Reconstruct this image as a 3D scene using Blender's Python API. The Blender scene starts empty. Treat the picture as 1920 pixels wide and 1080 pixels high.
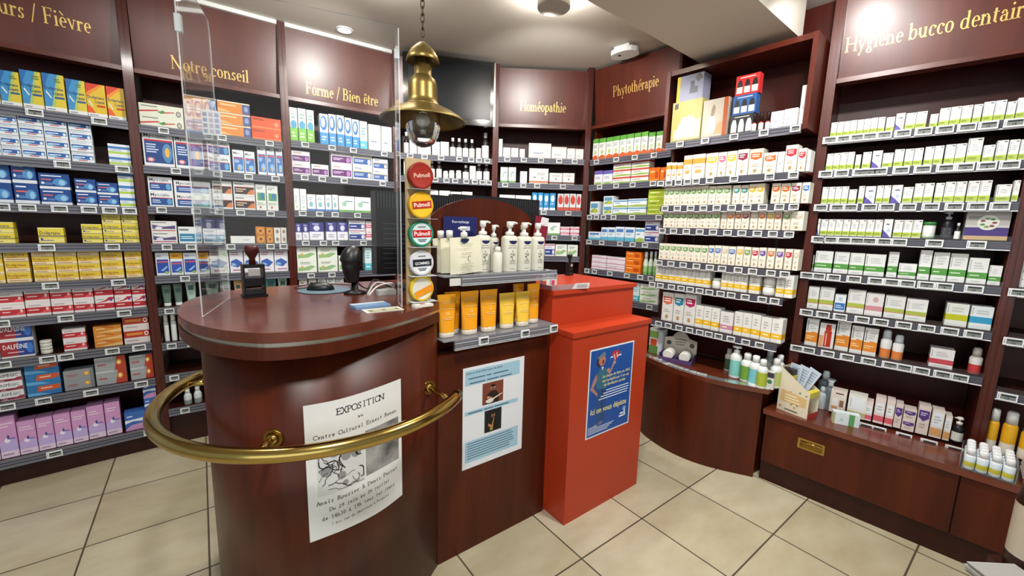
import bpy, math, random
from mathutils import Vector, Matrix
random.seed(7)
PI = math.pi
SC = bpy.context.scene
COL = SC.collection
# ---------------------------------------------------------------- camera
CAM_H = 1.4873; PITCH = .150; ROLL = -.0275; FPX = 768.0
cp, sp = math.cos(PITCH), math.sin(PITCH); cr, sr = math.cos(ROLL), math.sin(ROLL)
rgt, fwd, dwn = Vector((1, 0, 0)), Vector((0, cp, -sp)), Vector((0, -sp, -cp))
r2, d2 = cr*rgt + sr*dwn, -sr*rgt + cr*dwn
cam_data = bpy.data.cameras.new('camera'); cam = bpy.data.objects.new('camera', cam_data); COL.objects.link(cam)
cam_data.sensor_width = 36; cam_data.lens = FPX*36/1920; cam_data.clip_start = .05; cam_data.clip_end = 60
rot = Matrix((r2, -d2, -fwd)).transposed()
cam.matrix_world = Matrix.Translation((0, 0, CAM_H)) @ rot.to_4x4()
SC.camera = cam
# ---------------------------------------------------------------- world, light, exposure
SC.view_settings.view_transform = 'Standard'; SC.view_settings.look = 'None'
SC.view_settings.gamma = 1; SC.view_settings.use_curve_mapping = False
SC.view_settings.exposure = 0.1
world = bpy.data.worlds.new('world'); SC.world = world; world.use_nodes = True
wb = world.node_tree.nodes['Background']; wb.inputs[0].default_value = (.80, .90, 1.0, 1); wb.inputs[1].default_value = .38
def area(name, loc, aim, size, power, col=(1, .95, .88), shape='DISK', sy=None):
    l = bpy.data.lights.new(name, 'AREA'); l.shape = shape; l.size = size; l.energy = power; l.color = col
    if sy: l.size_y = sy
    o = bpy.data.objects.new(name, l); COL.objects.link(o); o.location = loc
    o.rotation_euler = (Vector(aim)-Vector(loc)).to_track_quat('-Z', 'Y').to_euler(); return o
area('daylight_shop_window', (-.6, -3.2, 1.6), (-.3, 2, 1.2), 4.2, 40, (.92, 1.0, .98), 'RECTANGLE', 2.2)
for n, x, y, p in (('a', -1.25, 1.35, 16), ('d', 1.0, 1.35, 34), ('e', -.1, .3, 30)):
    area('added_overhead_fill_'+n, (x, y, 2.72), (x*1.12, y*1.12, 0), .22, p, (1, .975, .94))  # unseen fill lights without fittings, added to brighten the whole room
def bulb(name, loc, aim, power, r=.06, col=(1, .975, .94)):
    l = bpy.data.lights.new(name, 'SPOT'); l.energy = power; l.shadow_soft_size = r; l.color = col; l.spot_size = math.radians(135); l.spot_blend = .25
    o = bpy.data.objects.new(name, l); COL.objects.link(o); o.location = loc; o.rotation_euler = Vector(aim).to_track_quat('-Z', 'Y').to_euler(); return o
bulb('lamp_light_left', (-.74, 2.24, 2.615), (-.62, .66, -1), 54, .04); bulb('lamp_light_middle', (.15, 2.43, 2.615), (.1, 1, -1), 46, .04); bulb('lamp_light_right', (1.37, 1.86, 2.69), (.75, .6, -1), 26, .05)
# ---------------------------------------------------------------- helpers
def lin(h):
    if isinstance(h, (tuple, list)): return tuple(h)[:3]
    h = h.lstrip('#'); v = [int(h[i:i+2], 16)/255 for i in (0, 2, 4)]
    return tuple(c/12.92 if c <= .04045 else ((c+.055)/1.055)**2.4 for c in v)
MATS = {}
def mat(key, col=None, rough=.45, metal=0, spec=.5, emit=None, estr=0, coat=0):
    if key in MATS: return MATS[key]
    m = bpy.data.materials.new(key); m.use_nodes = True; b = m.node_tree.nodes['Principled BSDF']
    b.inputs['Base Color'].default_value = (*lin(col or key), 1); b.inputs['Roughness'].default_value = rough
    b.inputs['Metallic'].default_value = metal; b.inputs['Specular IOR Level'].default_value = spec
    if coat: b.inputs['Coat Weight'].default_value = coat; b.inputs['Coat Roughness'].default_value = .12
    if emit: b.inputs['Emission Color'].default_value = (*lin(emit), 1); b.inputs['Emission Strength'].default_value = estr
    MATS[key] = m; return m
def P(h):                      # printed card / plastic of one colour
    return mat('print_'+h.lstrip('#'), h, .42, 0, .35)
def nodes(m): return m.node_tree.nodes, m.node_tree.links, m.node_tree.nodes['Principled BSDF']
def wood(key, c1, c2, rough=.28, scale=(9, 9, .7), coat=.25, spec=.5):
    m = mat(key, c1, rough, 0, spec, coat=coat); N, L, b = nodes(m)
    tc = N.new('ShaderNodeTexCoord'); mp = N.new('ShaderNodeMapping'); mp.inputs['Scale'].default_value = scale
    nz = N.new('ShaderNodeTexNoise'); nz.inputs['Scale'].default_value = 2.2; nz.inputs['Detail'].default_value = 6; nz.inputs['Roughness'].default_value = .62
    rp = N.new('ShaderNodeValToRGB'); rp.color_ramp.elements[0].position = .32; rp.color_ramp.elements[1].position = .70
    rp.color_ramp.elements[0].color = (*lin(c1), 1); rp.color_ramp.elements[1].color = (*lin(c2), 1)
    L.new(tc.outputs['Object'], mp.inputs[0]); L.new(mp.outputs[0], nz.inputs[0]); L.new(nz.outputs['Fac'], rp.inputs[0]); L.new(rp.outputs[0], b.inputs['Base Color'])
    return m
WOOD = wood('mahogany', '#42150a', '#561e10', .38, spec=.35)
WOODH = wood('mahogany_header', '#491c11', '#5e2618', .33, (5, 5, .5), .0)
WOODC = wood('mahogany_counter', '#3e1406', '#562009', .36, (6, 6, .5), .0, .28)
WOODT = wood('mahogany_top', '#552413', '#6e311d', .28, (3, 9, 9), .35)
WOODD = wood('mahogany_dark', '#2a0d08', '#381409', .42, coat=0, spec=.3)
WOODB = wood('mahogany_back_shaded', '#3a100a', '#4a170d', .40, (5, 5, .5), 0, .3)  # darker copy of WOOD: shade between the shelves put into the colour
PALE = wood('pale_board', '#b39a70', '#c4ac80', .5)
def noisy(m, scale, amt):      # faint unevenness of tone
    N, L, b = nodes(m); c = b.inputs['Base Color'].default_value[:]
    tc = N.new('ShaderNodeTexCoord'); nz = N.new('ShaderNodeTexNoise'); nz.inputs['Scale'].default_value = scale; nz.inputs['Detail'].default_value = 4
    mx = N.new('ShaderNodeMixRGB'); mx.inputs[1].default_value = [v*(1-amt) for v in c[:3]]+[1]; mx.inputs[2].default_value = [min(1, v*(1+amt)) for v in c[:3]]+[1]
    L.new(tc.outputs['Object'], nz.inputs[0]); L.new(nz.outputs['Fac'], mx.inputs[0]); L.new(mx.outputs[0], b.inputs['Base Color']); return m
BRASS = noisy(mat('polished_brass', '#b89c58', .19, 1), 6, .12)
BRASSD = noisy(mat('aged_brass', '#8a6a2c', .30, .9), 9, .2)
BRASSL = noisy(mat('lamp_brass', '#8a7540', .36, .8), 7, .15)
STEEL = mat('brushed_steel', '#c8c4bc', .22, 1)
BLACK = noisy(mat('black_plastic', '#121213', .38), 20, .2)
GLOSSB = mat('glossy_black', '#07080a', .08, 0, .6, coat=.5)
SCREEN = mat('dark_screen', '#0d1013', .30, 0, .15)
RED = noisy(mat('red_lacquer', '#b2381a', .40, 0, .4), 5, .05)
WHITEP = noisy(mat('white_plastic', '#e6e6e4', .4), 8, .03)
CEIL = noisy(mat('ceiling_paint', '#cfc8bd', .8), 2, .03)
WALLM = noisy(mat('wall_paint', '#9c8f80', .8), 2, .05)
GOLD = mat('gold_lettering', '#e2bf6a', .38, .35, .6)
RAILM = mat('rail_slate', '#54545f', .3); RAILL = mat('rail_light', '#83838d', .3); RAILD = mat('rail_dark', '#35343d', .3)
LCD = mat('label_lcd', '#7c807c', .3); INK = P('#22242a'); PAPER = noisy(mat('paper', '#e4e4e2', .7), 30, .02)
def clear(key, tint=(1, 1, 1), rough=.03, body=.0, ior=1.45, refl=1.0):
    m = bpy.data.materials.new(key); m.use_nodes = True; N, L = m.node_tree.nodes, m.node_tree.links
    for n in list(N):
        if n.type == 'BSDF_PRINCIPLED': N.remove(n)
    out = N['Material Output']; tr = N.new('ShaderNodeBsdfTransparent'); tr.inputs[0].default_value = (*tint, 1)
    gl = N.new('ShaderNodeBsdfGlossy'); gl.inputs['Roughness'].default_value = rough
    fr = N.new('ShaderNodeFresnel'); fr.inputs[0].default_value = ior; mx = N.new('ShaderNodeMixShader'); ml = N.new('ShaderNodeMath'); ml.operation = 'MULTIPLY'; ml.inputs[1].default_value = refl
    L.new(fr.outputs[0], ml.inputs[0]); L.new(ml.outputs[0], mx.inputs[0]); L.new(tr.outputs[0], mx.inputs[1]); L.new(gl.outputs[0], mx.inputs[2])
    if body:
        df = N.new('ShaderNodeBsdfDiffuse'); df.inputs[0].default_value = (.85, .88, .90, 1); m2 = N.new('ShaderNodeMixShader'); m2.inputs[0].default_value = body
        L.new(mx.outputs[0], m2.inputs[1]); L.new(df.outputs[0], m2.inputs[2]); L.new(m2.outputs[0], out.inputs[0])
    else: L.new(mx.outputs[0], out.inputs[0])
    MATS[key] = m; return m
ACRYL = clear('clear_acrylic', (.97, .98, .975), .03, .012, 1.4, .40); ACEDGE = clear('acrylic_edge', (.9, .95, .95), .1, .45); ACSHELF = clear('acrylic_shelf', (.80, .80, .86), .06, .13)
GLASS = clear('lamp_glass', (.93, .94, .94), .02, .03, 1.6); ACPINK = clear('pink_acrylic', (.75, .10, .22), .06, .25)

class MB:
    def __init__(s): s.v = []; s.f = []; s.m = []; s.s = []; s.mats = []
    def mi(s, m):
        if m not in s.mats: s.mats.append(m)
        return s.mats.index(m)
    def face(s, pts, m, smooth=False):
        i = len(s.v); s.v += [tuple(p) for p in pts]; s.f.append(tuple(range(i, i+len(pts)))); s.m.append(s.mi(m)); s.s.append(smooth)
    def grid(s, vs, fs, m, smooth=True):
        i = len(s.v); s.v += [tuple(p) for p in vs]; k = s.mi(m)
        for f in fs: s.f.append(tuple(i+a for a in f)); s.m.append(k); s.s.append(smooth)
    def box(s, x0, y0, z0, x1, y1, z1, m, front=None, top=None):
        v = [(x0, y0, z0), (x1, y0, z0), (x1, y1, z0), (x0, y1, z0), (x0, y0, z1), (x1, y0, z1), (x1, y1, z1), (x0, y1, z1)]
        i = len(s.v); s.v += v
        for n, f in enumerate(((3, 2, 1, 0), (4, 5, 6, 7), (0, 1, 5, 4), (1, 2, 6, 5), (2, 3, 7, 6), (3, 0, 4, 7))):
            s.f.append(tuple(i+a for a in f)); s.m.append(s.mi(top if n == 1 and top else front if n == 2 and front else m)); s.s.append(False)
        return s
    def prism(s, pts, z0, z1, m, top=None, smooth=False):
        n = len(pts); i = len(s.v); s.v += [(x, y, z0) for x, y in pts]+[(x, y, z1) for x, y in pts]
        for k in range(n):
            j = (k+1) % n; s.f.append((i+k, i+j, i+n+j, i+n+k)); s.m.append(s.mi(m)); s.s.append(smooth)
        s.f.append(tuple(i+n+k for k in range(n))); s.m.append(s.mi(top or m)); s.s.append(False)
        s.f.append(tuple(i+n-1-k for k in range(n))); s.m.append(s.mi(m)); s.s.append(False); return s
    def lathe(s, prof, m, seg=20, c=(0, 0), ms=None, a0=0):
        i = len(s.v); n = len(prof)
        for r, z in prof:
            for k in range(seg): a = a0+2*PI*k/seg; s.v.append((c[0]+r*math.cos(a), c[1]+r*math.sin(a), z))
        for j in range(n-1):
            mm = ms[j] if ms else m
            for k in range(seg):
                q = (k+1) % seg; s.f.append((i+j*seg+k, i+j*seg+q, i+(j+1)*seg+q, i+(j+1)*seg+k)); s.m.append(s.mi(mm)); s.s.append(True)
        if prof[0][0] > 1e-5: s.f.append(tuple(i+seg-1-k for k in range(seg))); s.m.append(s.mi(ms[0] if ms else m)); s.s.append(False)
        if prof[-1][0] > 1e-5: s.f.append(tuple(i+(n-1)*seg+k for k in range(seg))); s.m.append(s.mi(ms[-1] if ms else m)); s.s.append(False)
        return s
    def tube(s, pts, r, m, seg=10, caps=True, closed=False):
        pts = [Vector(p) for p in pts]; n = len(pts); i = len(s.v); up = Vector((0, 0, 1)); last = None
        rr = r if isinstance(r, (list, tuple)) else [r]*n
        for k, p in enumerate(pts):
            if closed: t = pts[(k+1) % n]-pts[k-1]
            else: t = pts[min(k+1, n-1)]-pts[max(k-1, 0)]
            t.normalize()
            a = (last - t*last.dot(t)) if last is not None else (up.cross(t) if abs(t.z) < .95 else Vector((1, 0, 0)).cross(t))
            a.normalize(); last = a; b = t.cross(a)
            for q in range(seg): w = 2*PI*q/seg; s.v.append(tuple(p+(a*math.cos(w)+b*math.sin(w))*rr[k]))
        k = s.mi(m)
        for j in range(n if closed else n-1):
            j2 = (j+1) % n
            for q in range(seg):
                w = (q+1) % seg; s.f.append((i+j*seg+q, i+j*seg+w, i+j2*seg+w, i+j2*seg+q)); s.m.append(k); s.s.append(True)
        if caps and not closed:
            s.f.append(tuple(i+seg-1-q for q in range(seg))); s.m.append(k); s.s.append(False)
            s.f.append(tuple(i+(n-1)*seg+q for q in range(seg))); s.m.append(k); s.s.append(False)
        return s
    def ball(s, c, r, m, seg=14, rings=8, sq=(1, 1, 1)):
        vs = [(c[0]+r*sq[0]*math.sin(PI*j/rings)*math.cos(2*PI*k/seg), c[1]+r*sq[1]*math.sin(PI*j/rings)*math.sin(2*PI*k/seg), c[2]-r*sq[2]*math.cos(PI*j/rings)) for j in range(rings+1) for k in range(seg)]
        fs = [(j*seg+k, j*seg+(k+1) % seg, (j+1)*seg+(k+1) % seg, (j+1)*seg+k) for j in range(rings) for k in range(seg)]
        s.grid(vs, fs, m); return s
    def xf(s, M, start=0):
        for k in range(start, len(s.v)): s.v[k] = tuple(M @ Vector(s.v[k]))
        return s
    def mesh(s, name):
        me = bpy.data.meshes.new(name); me.from_pydata(s.v, [], s.f)
        for m in s.mats: me.materials.append(m)
        me.polygons.foreach_set('material_index', s.m); me.polygons.foreach_set('use_smooth', s.s); me.update(); return me
    def build(s, name, parent=None, loc=(0, 0, 0), rz=0): return link(s.mesh(name), name, parent, loc, rz)
def link(me, name, parent=None, loc=(0, 0, 0), rz=0):
    o = bpy.data.objects.new(name, me); COL.objects.link(o); o.location = loc; o.rotation_euler = (0, 0, rz)
    if parent is not None: o.parent = parent
    return o
LABELS = {}
def tag(o, label, cat, group=None):
    o['label'] = label; o['category'] = cat
    if group: o['group'] = group
    return o
def thing(name, label, cat, loc=(0, 0, 0), rz=0, group=None):
    return tag(link(None, name, None, loc, rz), label, cat, group)
def struct(o): o['kind'] = 'structure'; return o
# ------------------------------------------------------------ lettering
TXT = {}
def text_geo(s, res=2, bold=0):
    k = (s, res, bold)
    if k in TXT: return TXT[k]
    c = bpy.data.curves.new('t', 'FONT'); c.body = s; c.size = 1; c.resolution_u = res; c.offset = bold
    o = bpy.data.objects.new('t', c); me = bpy.data.meshes.new_from_object(o)
    v = [(p.co.x, p.co.y) for p in me.vertices]; f = [tuple(p.vertices) for p in me.polygons]
    bpy.data.objects.remove(o); bpy.data.meshes.remove(me); bpy.data.curves.remove(c)
    x0 = min((p[0] for p in v), default=0); x1 = max((p[0] for p in v), default=1)
    TXT[k] = ([(a-x0, b) for a, b in v], f, x1-x0); return TXT[k]
def put_text(mb, s, fn, x, y, h, m, maxw=None, align='l', bold=0, res=2, exact=False):
    """h = height of a capital; fn maps (x, y) to a 3D point"""
    v, f, w = text_geo(s, res, bold); k = h/.7; kx = k
    if maxw and (w*k > maxw or exact): kx = maxw/w
    ox = x - (w*kx/2 if align == 'c' else w*kx if align == 'r' else 0)
    mb.grid([fn(ox+a*kx, y+b*k) for a, b in v], f, m, False)
# a drawn serif alphabet: S stem, R bowl, L stroke, D dot; capital height 1, x-height .62
T_, t_ = .125, .05
def glyphs():
    G = {}
    def S(x, a, b, s=3, w=T_): return ('S', x, a, b, s, w)
    def R(cx, cy, rx, ry, a=0, b=360): return ('R', cx, cy, rx, ry, a, b)
    def L(*a): return ('L',)+a
    def D(x, y): return ('D', x, y)
    X = .62
    G['D'] = (.86, [S(.14, 0, 1), R(.32, .5, .46, .5, -90, 90), L(.14, .975, .34, .975, t_), L(.14, .025, .34, .025, t_)])
    G['F'] = (.62, [S(.14, 0, 1), L(.14, .975, .56, .975, t_), L(.14, .53, .46, .53, t_), L(.55, 1, .55, .8, t_), L(.45, .62, .45, .44, t_)])
    G['N'] = (.90, [S(.14, 0, 1, 3, t_), L(.10, 1, .76, 0, T_), S(.76, 0, 1, 2, t_)])
    G['B'] = (.72, [S(.14, 0, 1), R(.34, .76, .24, .24, -90, 90), R(.36, .27, .29, .27, -90, 90), L(.14, .975, .36, .975, t_), L(.14, .53, .38, .53, t_), L(.14, .025, .38, .025, t_)])
    G['H'] = (.92, [S(.14, 0, 1), S(.76, 0, 1), L(.14, .52, .76, .52, t_)])
    G['P'] = (.68, [S(.14, 0, 1), R(.34, .73, .27, .27, -90, 90), L(.14, .975, .36, .975, t_), L(.14, .485, .36, .485, t_)])
    G['E'] = (.68, [S(.14, 0, 1), L(.14, .975, .58, .975, t_), L(.14, .53, .48, .53, t_), L(.14, .025, .60, .025, t_), L(.57, 1, .57, .8, t_), L(.59, 0, .59, .2, t_), L(.47, .62, .47, .44, t_)])
    G['X'] = (.78, [L(.12, 1, .64, 0, T_), L(.64, 1, .12, 0, t_), L(0, .98, .26, .98, t_), L(.52, .98, .76, .98, t_), L(0, .02, .24, .02, t_), L(.5, .02, .78, .02, t_)])
    G['O'] = (.86, [R(.43, .5, .41, .52)])
    G['S'] = (.56, [R(.28, .75, .22, .25, 40, 270), R(.27, .26, .25, .27, -150, 90), L(.46, 1, .46, .78, t_), L(.04, 0, .04, .24, t_)])
    G['I'] = (.34, [S(.17, 0, 1)])
    G['T'] = (.74, [S(.37, 0, 1, 1), L(.04, .975, .70, .975, t_), L(.05, 1, .05, .8, t_), L(.69, 1, .69, .8, t_)])
    G['C'] = (.80, [R(.44, .5, .42, .52, 45, 315), L(.74, 1, .74, .74, t_)])
    G['R'] = (.76, [S(.14, 0, 1), R(.34, .74, .26, .26, -90, 90), L(.14, .975, .36, .975, t_), L(.14, .5, .36, .5, t_), L(.38, .5, .70, 0, T_*.9), L(.6, .02, .78, .02, t_)])
    G['A'] = (.82, [L(.40, 1, .70, 0, T_), L(.42, 1, .12, 0, t_), L(.22, .34, .60, .34, t_), L(0, .02, .26, .02, t_), L(.54, .02, .84, .02, t_)])
    G['J'] = (.4, [S(.2, -.1, 1, 2), R(.06, -.1, .14, .14, -100, 0)])
    G['a'] = (.50, [R(.22, .44, .16, .19, 20, 180), S(.36, 0, .46, 0, T_*.85), R(.2, .18, .17, .19, 60, 300), L(.28, .34, .36, .37, t_), L(.2, .02, .36, .1, t_), L(.34, .03, .5, .03, t_)])
    G['b'] = (.58, [S(.12, 0, 1.02, 4), R(.32, .31, .24, .32, -140, 150)])
    G['c'] = (.46, [R(.26, .31, .23, .32, 50, 310), D(.39, .5)])
    G['d'] = (.60, [S(.44, 0, 1.02, 5), R(.26, .31, .24, .32, 40, 320)])
    G['e'] = (.48, [R(.26, .31, .23, .32, 5, 305), L(.06, .34, .47, .34, t_)])
    G['f'] = (.36, [S(.15, 0, .8, 1), R(.27, .8, .14, .22, 60, 180), L(.02, .6, .32, .6, t_)])
    G['g'] = (.52, [R(.23, .42, .18, .2), R(.25, -.12, .22, .17), L(.16, .25, .12, .14, t_), L(.12, .12, .36, .06, T_*.8), L(.36, .56, .5, .6, t_)])
    G['h'] = (.62, [S(.12, 0, 1.02, 5), R(.32, .38, .17, .24, 0, 150), S(.47, 0, .4, 1)])
    G['i'] = (.28, [S(.14, 0, X, 5), D(.13, .86)])
    G['j'] = (.28, [S(.14, -.1, X, 4), R(.02, -.1, .12, .16, -100, 0), D(.13, .86)])
    G['l'] = (.28, [S(.14, 0, 1.02, 5)])
    G['m'] = (.92, [S(.12, 0, X, 5), R(.30, .38, .16, .24, 0, 150), S(.44, 0, .4, 1), R(.62, .38, .16, .24, 0, 150), S(.77, 0, .4, 1)])
    G['n'] = (.62, [S(.12, 0, X, 5), R(.32, .38, .17, .24, 0, 150), S(.47, 0, .4, 1)])
    G['o'] = (.54, [R(.27, .31, .25, .33)])
    G['p'] = (.60, [S(.13, -.32, X, 5), R(.33, .31, .24, .32, -140, 150)])
    G['q'] = (.60, [S(.46, -.32, X, 1), R(.27, .31, .24, .32, 40, 320)])
    G['r'] = (.42, [S(.12, 0, X, 5), R(.30, .42, .16, .2, 60, 150), D(.35, .54)])
    G['s'] = (.40, [R(.2, .46, .14, .16, 40, 270), R(.19, .16, .16, .17, -150, 90), L(.33, .62, .33, .46, t_), L(.04, 0, .04, .16, t_)])
    G['t'] = (.36, [S(.14, .08, .82, 0), R(.24, .12, .1, .12, 180, 300), L(.01, .6, .32, .6, t_)])
    G['u'] = (.62, [S(.12, .2, X, 4), R(.28, .22, .16, .22, 180, 320), S(.46, 0, X, 5)])
    G['v'] = (.56, [L(.10, X, .30, 0, T_*.9), L(.46, X, .28, 0, t_), L(0, .6, .2, .6, t_), L(.36, .6, .56, .6, t_)])
    G['y'] = (.56, [L(.10, X, .30, 0, T_*.9), L(.48, X, .18, -.3, t_), L(0, .6, .2, .6, t_), L(.38, .6, .58, .6, t_), D(.14, -.28)])
    G['z'] = (.48, [L(.06, .59, .42, .59, t_), L(.42, .6, .06, .02, T_*.8), L(.06, .03, .44, .03, t_)])
    G['/'] = (.40, [L(.04, -.12, .34, 1.05, t_*1.3)])
    G['&'] = (.74, [R(.28, .76, .16, .22), R(.26, .26, .24, .26, 60, 330), L(.2, .62, .66, 0, T_*.8)])
    G["'"] = (.2, [L(.1, 1, .08, .75, t_)])
    G[' '] = (.28, [])
    G['1'] = (.4, [S(.2, 0, 1, 1), L(.06, .8, .2, 1, t_)]); G['2'] = (.54, [R(.26, .72, .22, .27, -20, 170), L(.46, .62, .06, .04, t_), L(.06, .03, .5, .03, T_*.7)])
    G['3'] = (.52, [R(.24, .75, .2, .25, -90, 150), R(.24, .26, .24, .27, -150, 90)]); G['4'] = (.54, [S(.38, 0, 1, 1), L(.38, 1, .04, .3, t_), L(.04, .3, .54, .3, t_)])
    G['6'] = (.54, [R(.28, .3, .24, .3), R(.42, .4, .38, .6, 100, 190)]); G['7'] = (.5, [L(.04, .97, .48, .97, T_*.7), L(.46, .97, .18, 0, t_*1.6)])
    G['9'] = (.54, [R(.26, .7, .24, .3), R(.12, .6, .38, .6, -80, 10)]); G['0'] = (.56, [R(.28, .5, .25, .52)])
    for b, n, acc in (('e', 'è', -1), ('e', 'é', 1), ('e', 'ê', 0), ('a', 'à', -1), ('i', 'ï', 2)):
        w, st = G[b]; st = [q for q in st if not (b == 'i' and q[0] == 'D')]; c = w/2
        st = st + ([L(c-.14, .95, c+.06, .74, T_*.6)] if acc == -1 else [L(c+.14, .95, c-.06, .74, T_*.6)] if acc == 1 else [L(c-.14, .74, c, .94, t_*1.4), L(c, .94, c+.14, .74, t_*1.4)] if acc == 0 else [D(c-.12, .84), D(c+.12, .84)])
        G[n] = (w, st)
    return G
GL = glyphs()
def glyph_polys(ch, mono):
    out = []; tt = .085 if mono else t_
    for q in GL[ch][1]:
        if q[0] == 'S':
            _, x, a, b, s, w = q; w = .105 if mono else w; sl = w/2+(.10 if mono else .075)
            out.append([(x-w/2, a), (x+w/2, a), (x+w/2, b), (x-w/2, b)])
            if s in (1, 3, 5): out.append([(x-sl, a), (x+sl, a), (x+sl, a+tt), (x-sl, a+tt)])
            if s in (2, 3): out.append([(x-sl, b-tt), (x+sl, b-tt), (x+sl, b), (x-sl, b)])
            if s in (4, 5): out.append([(x-sl, b-tt*1.6), (x, b-tt*1.2), (x, b), (x-sl*.6, b-.02)])
        elif q[0] == 'L':
            _, x0, y0, x1, y1, w = q; w = .10 if mono else w; d = math.hypot(x1-x0, y1-y0) or 1; nx, ny = -(y1-y0)/d*w/2, (x1-x0)/d*w/2
            out.append([(x0-nx, y0-ny), (x1-nx, y1-ny), (x1+nx, y1+ny), (x0+nx, y0+ny)])
        elif q[0] == 'D':
            out.append([(q[1]+.075*math.cos(k*PI/4), q[2]+.075*math.sin(k*PI/4)) for k in range(8)])
        else:
            _, cx, cy, rx, ry, a, b = q; n = max(4, int(abs(b-a)/15))
            for k in range(n):
                pp = []
                for an in (a+(b-a)*k/n, a+(b-a)*(k+1)/n):
                    r = math.radians(an); c_, s_ = math.cos(r), math.sin(r); w = .105 if mono else t_+(T_*1.1-t_)*c_*c_
                    pp.append(((cx+rx*c_, cy+ry*s_), (cx+(rx-w)*c_, cy+(ry-w)*s_)))
                out.append([pp[0][1], pp[0][0], pp[1][0], pp[1][1]])
    return out
def serif_width(s, mono=False): return sum(.66 if mono else GL[c][0]+.03 for c in s)
def put_serif(mb, s, fn, x, y, h, m, mono=False, width=None, align='l'):
    W0 = serif_width(s, mono); kx = (width/W0 if width else h)
    if align == 'c': x -= W0*kx/2
    if align == 'r': x -= W0*kx
    for c in s:
        o = (.66-GL[c][0])/2 if mono else 0
        for pl in glyph_polys(c, mono): mb.face([fn(x+(o+a)*kx, y+b*h) for a, b in pl], m)
        x += kx*(.66 if mono else GL[c][0]+.03)
# ---------------------------------------------------------------- measured layout: bay frames, shelf heights, stock (mm along the shelf) and price labels
BAYS={1:(-2.8017,1.9556,0.71558,0.7840),2:(-2.2100,2.4700,0.62174,0.7812),3:(-1.5750,2.9250,0.58436,0.7613),4:(-0.9400,3.3450,0.24192,0.7931),5:(-0.1700,3.5350,0.04153,0.7707),6:(0.6000,3.5670,-0.84160,0.7805),7:(1.0050,2.9180,-0.85521,0.8300),8:(1.7000,2.3750,-0.73304,0.7700),9:(2.2722,1.8598,-0.73304,0.7700)}
LEVELS={1:[2.02,1.77,1.535,1.327,1.12,0.934,0.715,0.484,0.164],2:[2.012,1.783,1.547,1.323,1.125,0.925,0.7,0.49,0.26],3:[2.032,1.806,1.557,1.347,1.11,0.93],4:[2.035,1.86,1.66],5:[2.055,1.848,1.63,1.42,1.24],6:[2.046,1.844,1.6,1.393,1.147,0.93],7:[2.07,1.825,1.655,1.505,1.283,1.125,0.853,0.545],8:[2.02,1.84,1.658,1.482,1.275,1.06,0.84,0.475],9:[2.02,1.84,1.658,1.482,1.275,1.05,0.79,0.475]}
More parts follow.
